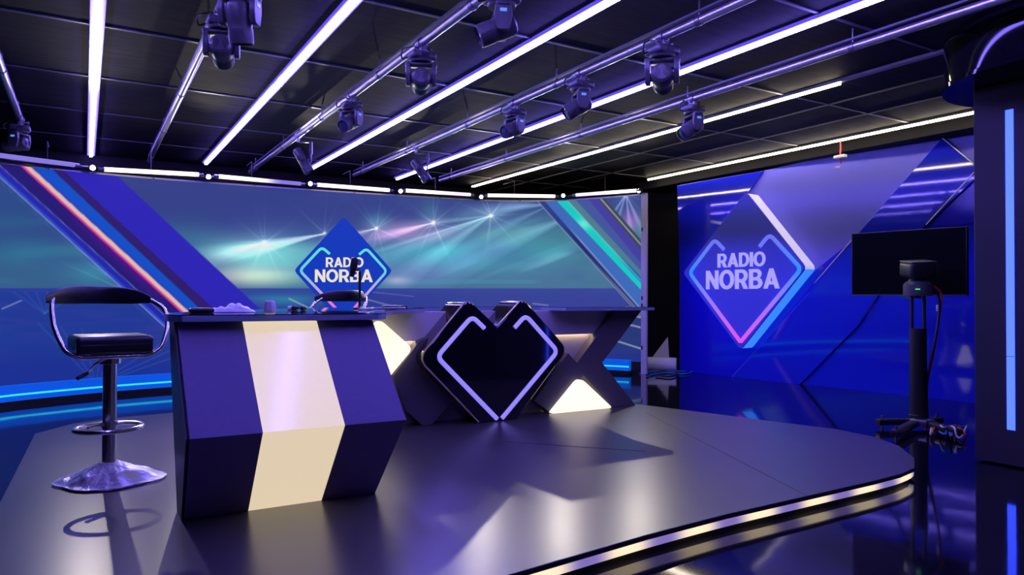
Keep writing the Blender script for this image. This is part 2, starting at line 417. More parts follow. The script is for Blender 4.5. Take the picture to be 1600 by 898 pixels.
# ------------------------------------------------------------------ curved video wall
TOP = [(-40, 248), (0, 252.5), (39, 259), (180, 273.6), (400, 287), (530, 298), (681, 309), (778, 314.3), (868, 314), (940, 309), (1003.8, 304)]
PLAN = []
for u, v in TOP:
    q = at_z(u, v, 2.20+.16*u/1004); PLAN.append((q[0], q[1], q[2]))
q0 = np.array(PLAN[0]); q1 = np.array(PLAN[2])
far = [tuple(q0+(q0-q1)*k+np.array([0, -.10*k*k, 0])) for k in (2.2, 1.1)]
CURVE = smooth(far+[PLAN[0], PLAN[2], PLAN[3], (1.15, 8.47, 2.25), (2.637, 8.60, 2.284), (3.9, 8.585, 2.309), (4.83, 8.50, 2.324), (5.55, 8.17, 2.338), (5.981, 7.68, 2.35), PLAN[10]], 24)
CV = np.array([tuple(p) for p in CURVE])
def resample(P, n):
    d = np.r_[0, np.cumsum(np.linalg.norm(np.diff(P[:, :2], axis=0), axis=1))]
    t = np.linspace(0, d[-1], n); return np.c_[[np.interp(t, d, P[:, k]) for k in range(3)]].T
def offset(P, d):                             # towards the room
    T = np.gradient(P[:, :2], axis=0); T /= np.linalg.norm(T, axis=1)[:, None]
    Q = P.copy(); Q[:, 0] += T[:, 1]*d; Q[:, 1] -= T[:, 0]*d; return Q
def lerp(a, b, t): return a+(b-a)*t
def hashn(x, y):
    return np.modf(np.abs(np.sin(x*127.1+y*311.7)*43758.5453))[0]
def vnoise(x, y):
    xi, yi = np.floor(x), np.floor(y); fx, fy = x-xi, y-yi; fx = fx*fx*(3-2*fx); fy = fy*fy*(3-2*fy)
    return lerp(lerp(hashn(xi, yi), hashn(xi+1, yi), fx), lerp(hashn(xi, yi+1), hashn(xi+1, yi+1), fx), fy)
def sm(a, b, x):
    t = np.clip((x-a)/(b-a), 0, 1); return t*t*(3-2*t)
def picture(u, v):                            # the show graphic: colours 0-255 over the wall (traced coordinates of the picture)
    c = np.zeros((len(u), 3))
    def over(col, a):
        nonlocal c
        c[:] = c*(1-a[:, None])+np.array(col, float)*a[:, None]
    def add(col, a):
        nonlocal c
        c += np.array(col, float)*a[:, None]
    c[:] = (54, 68, 140)
    over((40, 84, 138), (1-sm(30, 160, u))*.7)
    over((58, 106, 146), sm(330, 440, v)*.85)
    over((72, 128, 150), sm(600, 900, u)*sm(300, 380, v)*.9)
    over((84, 122, 166), sm(395, 440, v)*sm(480, 800, u)*.55)
    n1 = vnoise(u/140+3, v/26+1); n2 = vnoise(u/60, v/14)
    over((64, 170, 172), sm(.45, .9, n1)*sm(320, 390, v)*(1-sm(430, 470, v))*.42)
    over((56, 70, 150), sm(.5, .95, n2)*.25)
    # soft bright fields
    def blob(x, y, rx, ry, col, k):
        add(col, k*np.exp(-((u-x)/rx)**2-((v-y)/ry)**2))
    blob(400, 395, 75, 28, (75, 88, 62), .9); blob(395, 432, 75, 16, (150, 104, 50), .85); blob(440, 405, 90, 45, (20, 40, 30), .8)
    blob(640, 362, 60, 16, (120, 70, 60), .9); blob(690, 405, 110, 28, (8, 52, 40), .9); blob(770, 345, 70, 26, (40, 70, 40), .9)
    blob(45, 395, 60, 18, (0, 40, 20), .6); blob(150, 425, 45, 20, (10, 60, 40), .6); blob(700, 390, 50, 14, (0, 40, 30), .7)
    blob(622, 438, 20, 6, (150, 60, 60), .9); blob(830, 400, 90, 26, (10, 24, 26), .6); blob(985, 345, 14, 18, (110, 10, 60), .8); blob(590, 345, 20, 14, (20, 90, 40), .5); blob(672, 318, 16, 22, (20, 90, 30), .6)
    over((58, 74, 142), sm(560, 640, u)*(1-sm(800, 860, u))*(1-sm(312, 345, v))*.75)
    over((96, 104, 172), np.exp(-((u-640)/75)**2-((v-425)/20)**2)*.6)
    over((70, 92, 160), np.exp(-((u-770)/60)**2-((v-392)/14)**2)*.5)
    dg = vnoise((u*.35+v)/26, (u-v*.4)/170); over((62, 84, 150), sm(.5, .95, dg)*sm(600, 680, u)*(1-sm(440, 450, v))*.55); add((40, 52, 48), sm(.62, .98, vnoise((u*.4+v)/15+7, (u-v*.4)/140))*sm(600, 700, u)*(1-sm(440, 450, v))*.8)
    # beams: apex, far end, half width at the end
    def beam(a, b, w, col, k, fall=1.0):
        dx, dy = b[0]-a[0], b[1]-a[1]; L = math.hypot(dx, dy); ex, ey = dx/L, dy/L
        s = ((u-a[0])*ex+(v-a[1])*ey)/L; p = (u-a[0])*-ey+(v-a[1])*ex
        hw = np.maximum(1.2, w*np.clip(s, 0, 1.3)); e = np.clip(1-np.abs(p)/hw, 0, 1)
        add(col, k*np.where((s > 0) & (s < 1.25), e**.7*np.clip(1.1-s*.85, 0, 1)**fall, 0))
    beam((507, 365), (330, 400), 20, (190, 180, 140), .75); beam((507, 365), (380, 402), 8, (120, 120, 90), .5)
    beam((413, 379), (330, 400), 16, (120, 110, 90), .6)
    beam((588, 357), (520, 372), 8, (170, 160, 130), .6)
    beam((677, 348), (560, 380), 16, (180, 120, 140), .75); beam((588, 357), (470, 400), 22, (110, 110, 70), .4)
    beam((767, 337), (570, 410), 26, (112, 135, 112), .62); beam((767, 337), (600, 450), 30, (100, 125, 100), .5); beam((767, 337), (580, 395), 5, (120, 125, 105), .5); beam((767, 337), (640, 352), 10, (90, 100, 80), .5)
    beam((868, 318), (740, 330), 14, (120, 150, 120), .6); beam((900, 335), (640, 440), 44, (90, 110, 100), .5); beam((860, 320), (690, 400), 20, (60, 100, 70), .45)
    for ex_ in (940, 960, 985, 1004): beam((978, 303), (ex_, 360), 6, (130, 150, 140), .6)
    for k in range(6): beam((232, 470), (120+22*k, 420-6*k), 1.5, (90, 170, 150), .35)
    # flares
    for x, y, k in ((413, 379, .75), (507, 364, .6), (588, 357, .8), (677, 348, 1.0), (767, 337, 1.0), (978, 304, .7)):
        r = np.hypot(u-x, v-y); th = np.arctan2(v-y, u-x)
        add((225, 205, 200), k*np.exp(-(r/2.4)**2)); add((130, 120, 105), .5*k*np.exp(-r/8))
        ry = np.clip(np.cos(th*7+x), 0, 1)**26+.7*np.clip(np.cos(th*5+1.3*x), 0, 1)**30
        add((150, 148, 130), .6*k*ry*np.exp(-r/17))
    # horizon and dark lower field
    d = sm(449.5, 451.5, v)
    over((42, 58, 152), d*.92)
    over((62, 78, 172), d*np.exp(-((v-452)/6)**2)*.5)
    over((52, 140, 178), d*np.exp(-((v-468)/10)**2)*np.exp(-((u-440)/75)**2)*.85)
    over((66, 78, 160), d*sm(560, 760, u)*.6); over((26, 60, 158), d*(1-sm(200, 300, u))*.6); over((38, 58, 120), d*sm(880, 960, u)*sm(470, 500, v)*.9)
    over((70, 60, 165), d*sm(.4, .9, vnoise(u/50+9, v/5))*.25)
    over((22, 44, 150), sm(520, 585, v)*.6)
    over((90, 170, 200), ((np.abs(v-440) < 3.5)*sm(560, 640, u)*(1-sm(820, 860, u)))*.25)
    def line(a, b, w, col, k):
        dx, dy = b[0]-a[0], b[1]-a[1]; L = math.hypot(dx, dy); s = ((u-a[0])*dx+(v-a[1])*dy)/L/L; p = np.abs((u-a[0])*-dy+(v-a[1])*dx)/L
        over(col, k*np.where((s > 0) & (s < 1), np.clip(1.4-p/w, 0, 1), 0))
    line((451, 466), (487, 483), 1.2, (170, 190, 200), .8); line((575, 468), (612, 478), 1.0, (150, 165, 200), .7); line((580, 456), (648, 463), .8, (120, 135, 200), .6)
    line((2, 483), (34, 469), 1.2, (150, 170, 210), .7); line((832, 474), (857, 477), 1.0, (150, 165, 200), .7)
    for k in range(9): line((150, 600), (60+34*k, 505+4*k), .8, (70, 130, 210), .35)
    for k in range(7): line((70, 490), (20+18*k, 455), .8, (80, 130, 215), .3)
    for a_, b_ in (((1003, 512), (968, 503)), ((1003, 545), (962, 532)), ((1003, 496), (984, 492))): line(a_, b_, 1.3, (190, 200, 205), .75)
    # left-hand diagonal stripes
    def xb(a, b, vv): return a[0]+(vv-a[1])*(b[0]-a[0])/(b[1]-a[1])
    L1 = xb((0, 276.6), (210.5, 467.6), v); L2 = xb((0, 258.6), (252.6, 488), v); C0 = xb((33, 257.7), (285.7, 488), v)
    C1 = xb((46, 258.6), (297, 488), v); E1 = xb((79.7, 263), (315.8, 485.6), v); F1 = xb((100.8, 267.6), (335, 482.6), v); G1 = xb((182, 273.6), (400, 476.6), v)
    def band(a, b): return np.clip((u-a)/1.2+.5, 0, 1)*np.clip((b-u)/1.2+.5, 0, 1)
    fl = 1.0-sm(540, 600, v)*.6
    over((34, 40, 176), band(L1, L2)*fl); over((50, 90, 220), band(L1, L1+7)*.7*fl); over((36, 26, 116), band(L2, C0)*fl)
    over((96, 20, 150), band(C0-26, C0)*np.clip((u-C0+26)/26, 0, 1)*sm(300, 400, v)*(1-sm(430, 480, v))*.8)
    over((238, 200, 176), band(C0, C1)*fl); over((236, 60, 165), band(C0-2.5, C0+2.5)*.9*fl); over((14, 84, 208), band(C1, E1)*fl)
    over((70, 50, 200), band(C1, C1+6)*.5*fl)
    over((48, 30, 112), band(E1, F1)*fl); over((47, 38, 190), band(F1, G1)*fl)
    over((150, 170, 220), band(L1-1.3, L1+1.0)*.85*fl); over((140, 150, 215), band(L2-.8, L2+.8)*.7*fl); over((90, 140, 220), band(L1-9, L1-8)*.35)
    # right-hand diagonal stripes
    A = xb((841, 315), (988.7, 480), v); B = xb((856, 315), (1002, 481), v); Cc = xb((871, 315), (1003.8, 455), v); D = xb((888, 315), (1004, 441), v)
    E_ = xb((921, 313), (1004, 414), v); F_ = xb((936, 312.5), (1004, 394), v); G = xb((941, 313), (1004, 385), v)
    over((44, 62, 140), band(A, B)); over((66, 112, 196), band(B-4, Cc)); over((20, 214, 206), band(Cc, D)); over((84, 132, 152), band(D, E_)); over((66, 78, 172), band(D+14, F_)*.75)
    over((72, 66, 168), band(E_, F_)); over((64, 72, 92), band(F_, G+7))
    over((150, 255, 240), np.exp(-((u-912)/12)**2-((v-350)/9)**2)*.7*band(Cc, D)); over((10, 90, 200), band(D-3, D+5)*sm(390, 430, v)*.8)
    over((205, 205, 190), band(G-1.2, G+1.2)*.8); over((150, 215, 215), band(D-.8, D+1.2)*.7); over((160, 190, 215), band(A-1, A+.8)*.7)
    H1 = xb((886.5, 352), (1000.8, 481.6), v); over((170, 180, 205), band(H1-1, H1+1)*sm(345, 380, v)*.8); H2 = xb((880, 351), (994, 482), v)
    over((20, 24, 60), band(H2-1.6, H2+1.6)*sm(345, 380, v)*.8); over((215, 205, 190), band(A+3, A+4.6)*sm(380, 470, v)*.8)
    return np.clip(c, 0, 255)
NU, NV = 900, 200
P = resample(CV, NU); ZB = .16
t = np.linspace(0, 1, NV)
XYZ = np.zeros((NV, NU, 3)); XYZ[:, :, 0] = P[:, 0]; XYZ[:, :, 1] = P[:, 1]; XYZ[:, :, 2] = ZB+(P[:, 2]-ZB)[None, :]*t[:, None]
vs = XYZ.reshape(-1, 3); q = vs-EYEP; w = q @ Fv
uu, vv = 800+FPX*(q @ Rv)/w, 449-FPX*(q @ Uv)/w
rgb = picture(uu, vv)/255; lr = np.where(rgb <= .04045, rgb/12.92, ((rgb+.055)/1.055)**2.4)
idx = np.arange(NV*NU).reshape(NV, NU)
fc = np.stack([idx[:-1, :-1], idx[:-1, 1:], idx[1:, 1:], idx[1:, :-1]], -1).reshape(-1, 4)
me = bpy.data.meshes.new('picture'); me.from_pydata(vs.tolist(), [], fc.tolist())
ca = me.color_attributes.new('Col', 'FLOAT_COLOR', 'POINT'); ca.data.foreach_set('color', np.c_[lr, np.ones(len(lr))].astype(np.float32).ravel())
me.materials.append(MT['screen'])
for p in me.polygons: p.use_smooth = True
WALL = thing('video_wall', 'wide curved video wall showing light beams, diagonal stripes and a blue diamond logo', 'video screen', (2.5, 8.4, 0))
o = bpy.data.objects.new('picture', me); COL.objects.link(o); o.parent = WALL; o.location = -WALL.location
def ribbon(P, z0, z1, d0, d1, name, m, parent, n=140):
    Q = resample(P, n); A = offset(Q, d0); B = offset(Q, d1); mb = MB(); R_ = []
    for a, b in zip(A, B):
        t0 = z0(a[2]) if callable(z0) else z0; t1 = z1(a[2]) if callable(z1) else z1
        R_.append([mb.bm.verts.new(V(a[0], a[1], t0)), mb.bm.verts.new(V(b[0], b[1], t0)), mb.bm.verts.new(V(b[0], b[1], t1)), mb.bm.verts.new(V(a[0], a[1], t1))])
    for r0, r1 in zip(R_, R_[1:]):
        for k in range(4): mb.bm.faces.new([r0[k], r0[(k+1) % 4], r1[(k+1) % 4], r1[k]])
    mb.bm.faces.new(R_[0]); mb.bm.faces.new(list(reversed(R_[-1])))
    return mb.build(name, m, parent)
ribbon(CV, .0, lambda z: z-.004, -.10, -.004, 'casing', MT['black'], WALL)
ribbon(CV, lambda z: z-.006, lambda z: z+.012, -.03, .004, 'top_rim', MT['alu_dark'], WALL)
e = CV[-1]; tg = CV[-1]-CV[-4]; tg = tg/np.linalg.norm(tg[:2])
pb = MB(); 
for k, (w_, off) in enumerate(((.045, .028),)):
    c0 = e+tg*off; pb.box((c0[0], c0[1], 1.19), (.075, .06, 2.38), math.atan2(tg[1], tg[0]))
post = pb.build('end_post', MT['post'], WALL, bevel=.004)
hb = MB()
for z in (1.9, 1.0, .9, .35): hb.box((e[0]+tg[0]*.001, e[1]+tg[1]*.001-.005, z), (.02, .06, .05), math.atan2(tg[1], tg[0]))
hb.build('hinge', MT['black'], post)
# skirt with its light line, standing in front of the wall
SK = thing('light_skirt', 'low curved blue skirt with a cyan light line below the video wall', 'light strip', (2.5, 8.2, 0))
CS = CV[:-6]
ribbon(CS, .0, .045, .02, .10, 'plinth', MT['black'], SK)
ribbon(CS, .045, .185, .02, .11, 'board', MT['skirt'], SK)
Q = offset(resample(CS, 160), .113); mb = MB(); mb.tube([(a[0], a[1], .10) for a in Q], .009, 8); mb.build('light_line', MT['skirt_led'], SK)

# ---- letters (own outlines, no font)
def letter_shapes():
    def arc(cx, cy, rx, ry, a0, a1, n=14): return [(cx+rx*math.cos(math.radians(a0+(a1-a0)*k/n)), cy+ry*math.sin(math.radians(a0+(a1-a0)*k/n))) for k in range(n+1)]
    S = {}
    def O(w): return [arc(w/2, .5, w/2, .515, 0, 360, 32)[:-1], list(reversed(arc(w/2, .5, w/2-.215, .33, 0, 360, 32)[:-1]))], w
    S['O'] = O(.92); S['I'] = [[(0, 0), (.22, 0), (.22, 1), (0, 1)]], .22
    S['D'] = [[(0, 0), (.36, 0)]+arc(.36, .5, .46, .5, -90, 90)+[(0, 1)], list(reversed([(.22, .18), (.36, .18)]+arc(.36, .5, .24, .32, -90, 90)+[(.22, .82)]))], .82
    S['N'] = [[(0, 0), (.21, 0), (.21, .60), (.60, 0), (.80, 0), (.80, 1), (.59, 1), (.59, .42), (.21, 1), (0, 1)]], .80
    S['A'] = [[(0, 0), (.23, 0), (.305, .2), (.595, .2), (.67, 0), (.90, 0), (.55, 1), (.35, 1)], [(.37, .37), (.45, .66), (.53, .37)]], .90
    S['R'] = [[(0, 0), (.22, 0), (.22, .33), (.36, .33), (.53, 0), (.78, 0), (.575, .38)]+arc(.42, .67, .33, .33, -50, 90)+[(0, 1)], list(reversed([(.22, .51), (.41, .51)]+arc(.41, .67, .135, .16, -90, 90, 10)+[(.22, .83)]))], .78
    S['B'] = [[(0, 0), (.44, 0)]+arc(.44, .29, .33, .29, -90, 62)+arc(.42, .745, .30, .255, -38, 90)+[(0, 1)],
              list(reversed([(.22, .17), (.42, .17)]+arc(.42, .295, .13, .125, -90, 90, 8)+[(.22, .42)])), list(reversed([(.22, .59), (.41, .59)]+arc(.41, .71, .115, .12, -90, 90, 8)+[(.22, .83)]))], .77
    return S
LET = letter_shapes()
def word_mesh(word, fn, depth, name, m, parent, gap=.07):
    """fn(x, y, d) maps unit text space (x 0..1 along the word, y 0..1 up, d depth) to the world"""
    x = 0; loops = []
    for ch in word:
        sh, w_ = LET[ch]; loops += [[(px_+x, py_) for px_, py_ in l] for l in sh]; x += w_+gap
    W = x-gap
    cu = bpy.data.curves.new('tmp', 'CURVE'); cu.dimensions = '2D'; cu.fill_mode = 'BOTH'; cu.extrude = .5
    for l in loops:
        sp_ = cu.splines.new('POLY'); sp_.points.add(len(l)-1); sp_.use_cyclic_u = True
        for p_, (a, b) in zip(sp_.points, l): p_.co = (a, b, 0, 1)
    co = bpy.data.objects.new('tmp', cu); COL.objects.link(co); dg = bpy.context.evaluated_depsgraph_get()
    tm = bpy.data.meshes.new_from_object(co.evaluated_get(dg)); bpy.data.objects.remove(co)
    mb = MB(); mb.bm.from_mesh(tm)
    bmesh.ops.remove_doubles(mb.bm, verts=list(mb.bm.verts), dist=1e-5)
    for v_ in mb.bm.verts: v_.co = V(fn(v_.co.x/W, v_.co.y, (v_.co.z+.5)*depth))
    return mb.build(name, m, parent)
# the wall's logo: follows the wall, 6 mm proud
CO = resample(CV, 700)
CU = np.array([px((a[0], a[1], 1.2))[0] for a in CO]); TT = np.gradient(CO[:, :2], axis=0); TT /= np.linalg.norm(TT, axis=1)[:, None]
def on_wall(u, v, d=.004):
    i = np.interp(u, CU, np.arange(len(CU))); x, y = np.interp(i, np.arange(len(CU)), CO[:, 0]), np.interp(i, np.arange(len(CU)), CO[:, 1])
    tx, ty = np.interp(i, np.arange(len(CU)), TT[:, 0]), np.interp(i, np.arange(len(CU)), TT[:, 1])
    x += ty*d; y -= tx*d
    r_ = ray(u, v); s_ = (x*Fv[0]+y*Fv[1])/(r_[0]*Fv[0]+r_[1]*Fv[1]); return (x, y, EYE+r_[2]*s_)
dia = rounded([(536.5, 338, 0), (459, 422.5, 0), (536, 507, 0), (613, 423, 0)], 6, 5)
mb = MB(); ncol = 60; prev = None
dx_ = [p.x for p in dia]; x0_, x1_ = min(dx_), max(dx_)
def chord(x):
    ys = []
    for a, b in zip(dia, dia[1:]+dia[:1]):
        if (a.x-x)*(b.x-x) <= 0 and abs(a.x-b.x) > 1e-9: ys.append(a.y+(b.y-a.y)*(x-a.x)/(b.x-a.x))
    return min(ys), max(ys)
for k in range(ncol+1):
    x = x0_+.02+(x1_-x0_-.04)*k/ncol; ya, yb_ = chord(x)
    cur = [mb.bm.verts.new(V(on_wall(x, yy, dd))) for yy, dd in ((ya, .005), (yb_, .005), (yb_, .001), (ya, .001))]
    if prev:
        for j in range(4): mb.bm.faces.new([prev[j], cur[j], cur[(j+1) % 4], prev[(j+1) % 4]])
    prev = cur
ld = mb.build('logo_diamond', MT['screen_diamond'], WALL)
def fade(stops):
    def f(z):
        for (z0, c0), (z1, c1) in zip(stops, stops[1:]):
            if z <= z1 or (z1, c1) == stops[-1]:
                k = min(1, max(0, (z-z0)/(z1-z0))); return tuple(a+(b-a)*k for a, b in zip(c0, c1))
    return f
ln = MB()
for path in ([(514.4, 396.5), (502, 386), (467.8, 422.5), (529, 486)], [(560.5, 397.5), (571.8, 388), (604, 423.5), (549, 486)]):
    pth = rounded_path([(a, b, 0) for a, b in path], 7, 6); ln.tube([on_wall(p.x, p.y, .009) for p in pth], .0165, 8)
ol = ln.build('logo_outline', MT['neon_grad'], WALL)
zA, zB_, zC_ = on_wall(536, 386)[2], on_wall(536, 427)[2], on_wall(536, 452)[2]
fw = fade([(zC_, lin((255, 84, 205))), ((zB_+zC_)/2, lin((190, 150, 220))), (zB_, lin((110, 205, 215))), (zA, lin((90, 225, 215)))])
vcol(ol, lambda c: fw(c.z))
word_mesh('RADIO', lambda x, y, d: on_wall(508.5+58.8*x, 417.2-15.2*y, .009+d), .003, 'lettering_radio', MT['screen_letter'], ld if False else WALL)
word_mesh('NORBA', lambda x, y, d: on_wall(491.5+90.5*x, 440.6-19.8*y, .009+d), .003, 'lettering_norba', MT['screen_letter'], WALL)

# ---- light bar above the wall: black rail, tubes and spots
CB = offset(resample(CV, 300), .10); CBU = np.array([px((a[0], a[1], 2.35))[0] for a in CB])
def on_bar(u, v):
    i = np.interp(u, CBU, np.arange(300)); x, y = np.interp(i, np.arange(300), CB[:, 0]), np.interp(i, np.arange(300), CB[:, 1])
    r_ = ray(u, v); s_ = (x*Fv[0]+y*Fv[1])/(r_[0]*Fv[0]+r_[1]*Fv[1]); return V(x, y, EYE+r_[2]*s_)
RL = thing('light_rail', 'black curved rail carrying tubes and spots along the top of the video wall', 'rail', (2.5, 8.3, 2.3))
Pr = offset(resample(CV, 200), .03)
mb = MB(); zr = [float(on_bar(u, v).z) for u, v in ((0, 246), (145, 262), (326, 276), (485, 288), (626, 299), (752, 307), (880, 306), (997, 298))]
def bar_z(u): return np.interp(u, [0, 145, 326, 485, 626, 752, 880, 997], zr)
pu = np.array([px((a[0], a[1], 2.35))[0] for a in Pr])
mb.tube([(a[0], a[1], float(bar_z(u_))) for a, u_ in zip(Pr, pu)], .024, 8); mb.build('rail', MT['black'], RL)
for u_ in (80, 240, 400, 556, 690, 815, 955):
    i = int(np.argmin(abs(pu-u_))); a = Pr[i]; z = float(bar_z(u_)); b = MB()
    b.tube([(a[0], a[1]+.005, z), (a[0]-.02, a[1]+.12, z+.02), (a[0]-.02, a[1]+.12, z+.24), (a[0]-.02, a[1]+.42, z+.24)], .005, 6); b.tube([(a[0], a[1], z-.05), (a[0], a[1], z)], .005, 6)
    b.build('bracket', MT['black'], RL)
TUBES = [((-60, 235), (116, 257.5), 'tube_violet', 'dim violet tube light at the left end above the video wall'),
         ((163, 264.5), (310, 272.5), 'tube_white', 'bright white tube light, first lit one from the left above the video wall'),
         ((342, 275.5), (470, 287), 'tube_white', 'white tube light, second lit one from the left above the video wall'),
         ((496, 288.5), (608, 297), 'tube_white', 'white tube light above the video wall logo, right of its tip'),
         ((634, 297.5), (735, 304), 'tube_white', 'white tube light above the middle of the video wall, right of the logo'),
         ((762, 305), (867, 306.5), 'tube_white', 'white tube light second from the right end above the video wall'),
         ((900, 304.5), (995, 297.5), 'tube_white', 'white tube light at the right end above the video wall')]
WW, VV, LV = (2.9, 2.45, 2.0), (.24, .19, .72), (1.0, .9, 1.15)
FADE = dict(zip([x[3] for x in TUBES], ((VV, VV), (WW, WW), (WW, VV), (WW, WW), (WW, LV), (WW, WW), (LV, WW))))
for a, b, m, lab in TUBES:
    p, q_ = on_bar(*a), on_bar(*b); c = (p+q_)/2
    t = thing('tube_light', lab, 'tube light', c, 'tube lights above the video wall')
    n = 12; us = [a[0]+(b[0]-a[0])*k/n for k in range(n+1)]; vv_ = [a[1]+(b[1]-a[1])*k/n for k in range(n+1)]
    pts = [p.lerp(q_, k/n) for k in range(n+1)]
    tb_ = MB().tube(pts, .022, 14).build('tube', MT['neon_grad'], t)
    ax_ = q_-p; l2 = ax_.length_squared; fa, fb = FADE[lab]
    vcol(tb_, lambda co: tuple(lerp(x_, y_, float(sm(.25, .75, np.array(max(0, min(1, (co+c-p).dot(ax_)/l2)))))) for x_, y_ in zip(fa, fb)))
    d = (q_-p).normalized(); MB().tube([p-d*.05, p+d*.004], .019, 12).build('end_cap', MT['alu_dark'], t); MB().tube([q_-d*.004, q_+d*.05], .019, 12).build('end_cap', MT['alu_dark'], t)
SPOTS = [(145, 262), (326, 276), (485, 287), (626, 298.5), (752, 307.5), (880, 305.5), (998, 298)]
SL = ['bright round spot, leftmost above the video wall', 'bright round spot, second from the left above the video wall', 'bright round spot above the left part of the video wall logo',
      'bright round spot just right of the video wall logo', 'bright round spot third from the right above the video wall', 'bright round spot above the cyan stripes of the video wall', 'bright round spot at the right end of the video wall']
AIM = [(.25, 2.6, 0), (1.0, 2.4, 0), (1.8, 2.4, 0), (2.5, 2.6, 0), (3.0, 2.8, 0), (3.3, 3.0, 0), (3.4, 3.2, 0)]
for (u, v), lab, aim in zip(SPOTS, SL, AIM):
    p = on_bar(u, v); d = (V(*EYEP)-p).normalized()
    t = thing('spot_lamp', lab, 'spot lamp', p, 'spots above the video wall')
    mx = Matrix.Translation(p) @ d.to_track_quat('Z', 'Y').to_matrix().to_4x4()
    MB().lathe([(.02, -.06), (.03, -.05), (.036, .0), (.036, .012), (.026, .012), (.024, .004)], 22, mx).build('housing', MT['black'], t)
    MB().lathe([(0, .010), (.023, .008), (.023, .004)], 20, mx).build('lens', MT['spot_lens'], t)
    L = bpy.data.lights.new('lamp', 'SPOT'); L.energy = 50; L.color = (1.0, .9, .78); L.spot_size = 1.5; L.spot_blend = .8; L.shadow_soft_size = .02
    lo = bpy.data.objects.new('lamp', L); COL.objects.link(lo); lo.parent = t
    dd = V(aim)-p; lo.location = d*.03; lo.rotation_euler = dd.to_track_quat('-Z', 'Y').to_euler()

# ------------------------------------------------------------------ stage
HS = .08
ST = [(-.55, 1.75), (1.0, 2.03), (1.9, 2.13), (2.36, 2.16), (3.446, 2.18), (3.70, 2.195), (3.90, 2.235), (4.142, 2.375), (4.40, 2.62), (4.54, 2.87), (4.57, 3.19), (4.43, 3.65), (4.32, 4.10),
      (4.19, 4.57), (4.12, 4.79), (3.85, 5.6), (3.3, 6.2), (2.4, 6.45), (1.4, 6.4), (.632, 6.24), (.2, 6.19), (-.06, 6.06), (-.274, 5.746), (-.314, 3.923)]
STG = thing('stage_platform', 'low grey-black stage platform with a lit front edge, carrying the desk and stools', 'stage', (2, 4.2, 0))
mb = MB(); mb.prism([(x, y, HS) for x, y in ST], (0, 0, -.022)); mb.build('deck', MT['stage'], STG, bevel=.003)
inset = [(x+(2.1-x)*.012, y+(4.2-y)*.012) for x, y in ST]
mb = MB(); mb.prism([(x, y, .058) for x, y in inset], (0, 0, -.058)); mb.build('side', MT['stage_side'], STG)
se = MB()
for a, b in (((1010, 645), (1260, 774)), ((790, 690), (1010, 705))):
    p, q_ = at_z(*a, HS), at_z(*b, HS); d = (V(q_)-V(p)); c = (V(p)+V(q_))/2
    se.box((c.x, c.y, HS+.0006), (d.length, .004, .0016), math.atan2(d.y, d.x))
se.build('seam', MT['stage_side'], STG)
# light line along the front edge: warm modules with cool gaps
fe = rounded_path([(x, y, 0) for x, y in ST[0:10]], .2, 4)
fr = np.array([tuple(p) for p in fe]); d_ = np.r_[0, np.cumsum(np.linalg.norm(np.diff(fr[:, :2], axis=0), axis=1))]
stop = np.interp(3.95, fr[:, 0], d_)
tt = np.linspace(0, stop, 320); fx, fy = np.interp(tt, d_, fr[:, 0]), np.interp(tt, d_, fr[:, 1])
fx = fx+(2.1-fx)*.003; fy = fy+(4.2-fy)*.003
mb = MB(); rr_ = []
for x, y in zip(fx, fy):
    rr_.append([mb.bm.verts.new(V(x, y, .026)), mb.bm.verts.new(V(x, y-.006, .03)), mb.bm.verts.new(V(x, y-.006, .052)), mb.bm.verts.new(V(x, y, .056)), mb.bm.verts.new(V(x, y+.02, .056)), mb.bm.verts.new(V(x, y+.02, .026))])
for a, b in zip(rr_, rr_[1:]):
    for k in range(6): mb.bm.faces.new([a[k], a[(k+1) % 6], b[(k+1) % 6], b[k]])
o = mb.build('edge_light', MT['neon_grad'], STG)
def edge_col(c):
    x = c.x+2.0; k = .5+.5*math.sin(2*PI*(x-.08)/.40); k = k*k*(3-2*k)
    return (lerp(.22, 1.15, k), lerp(.16, .92, k), lerp(.50, .62, k))
vcol(o, edge_col)

# ------------------------------------------------------------------ front podium
PD = thing('podium', 'folded dark violet podium with a lit cream band, in front of the desk', 'podium', (.75, 3.3, HS))
DP = .19
ztop, zk = .893, .463
yT, yK, yB = 3.19, 2.93, 3.225
def face_pts(us_top, us_k, us_b):
    a = [at_y(u, v, yT) for u, v in us_top]; b = [at_y(u, v, yK) for u, v in us_k]; c = [at_y(u, v, yB) for u, v in us_b]
    return [p[0] for p in a], [p[0] for p in b], [p[0] for p in c]
tx, kx_, bx_ = face_pts([(276.7, 505), (379, 505), (495, 501), (581.8, 498)], [(296, 687), (411, 678), (539.5, 663), (635.3, 654)], [(288, 811), (388, 797.5), (502.6, 780), (586.3, 771)])
def chevron(i, j, dy, depth, name, m):
    mb = MB(); rows = []
    for (xs, y, z) in ((tx, yT, ztop), (kx_, yK, zk), (bx_, yB, HS)):
        rows.append([mb.bm.verts.new(V(xs[i], y-dy, z)), mb.bm.verts.new(V(xs[j], y-dy, z)), mb.bm.verts.new(V(xs[j], y+depth, z)), mb.bm.verts.new(V(xs[i], y+depth, z))])
    for a, b in zip(rows, rows[1:]):
        for k in range(4): mb.bm.faces.new([a[k], a[(k+1) % 4], b[(k+1) % 4], b[k]])
    mb.bm.faces.new(rows[0]); mb.bm.faces.new(list(reversed(rows[-1])))
    return mb.build(name, m, PD, bevel=.002, ang=20)
chevron(0, 1, 0, .02, 'front_panel', MT['podium']); chevron(2, 3, 0, .02, 'front_panel', MT['podium'])
chevron(1, 2, -.001, .018, 'lit_band', MT['lit_panel'])
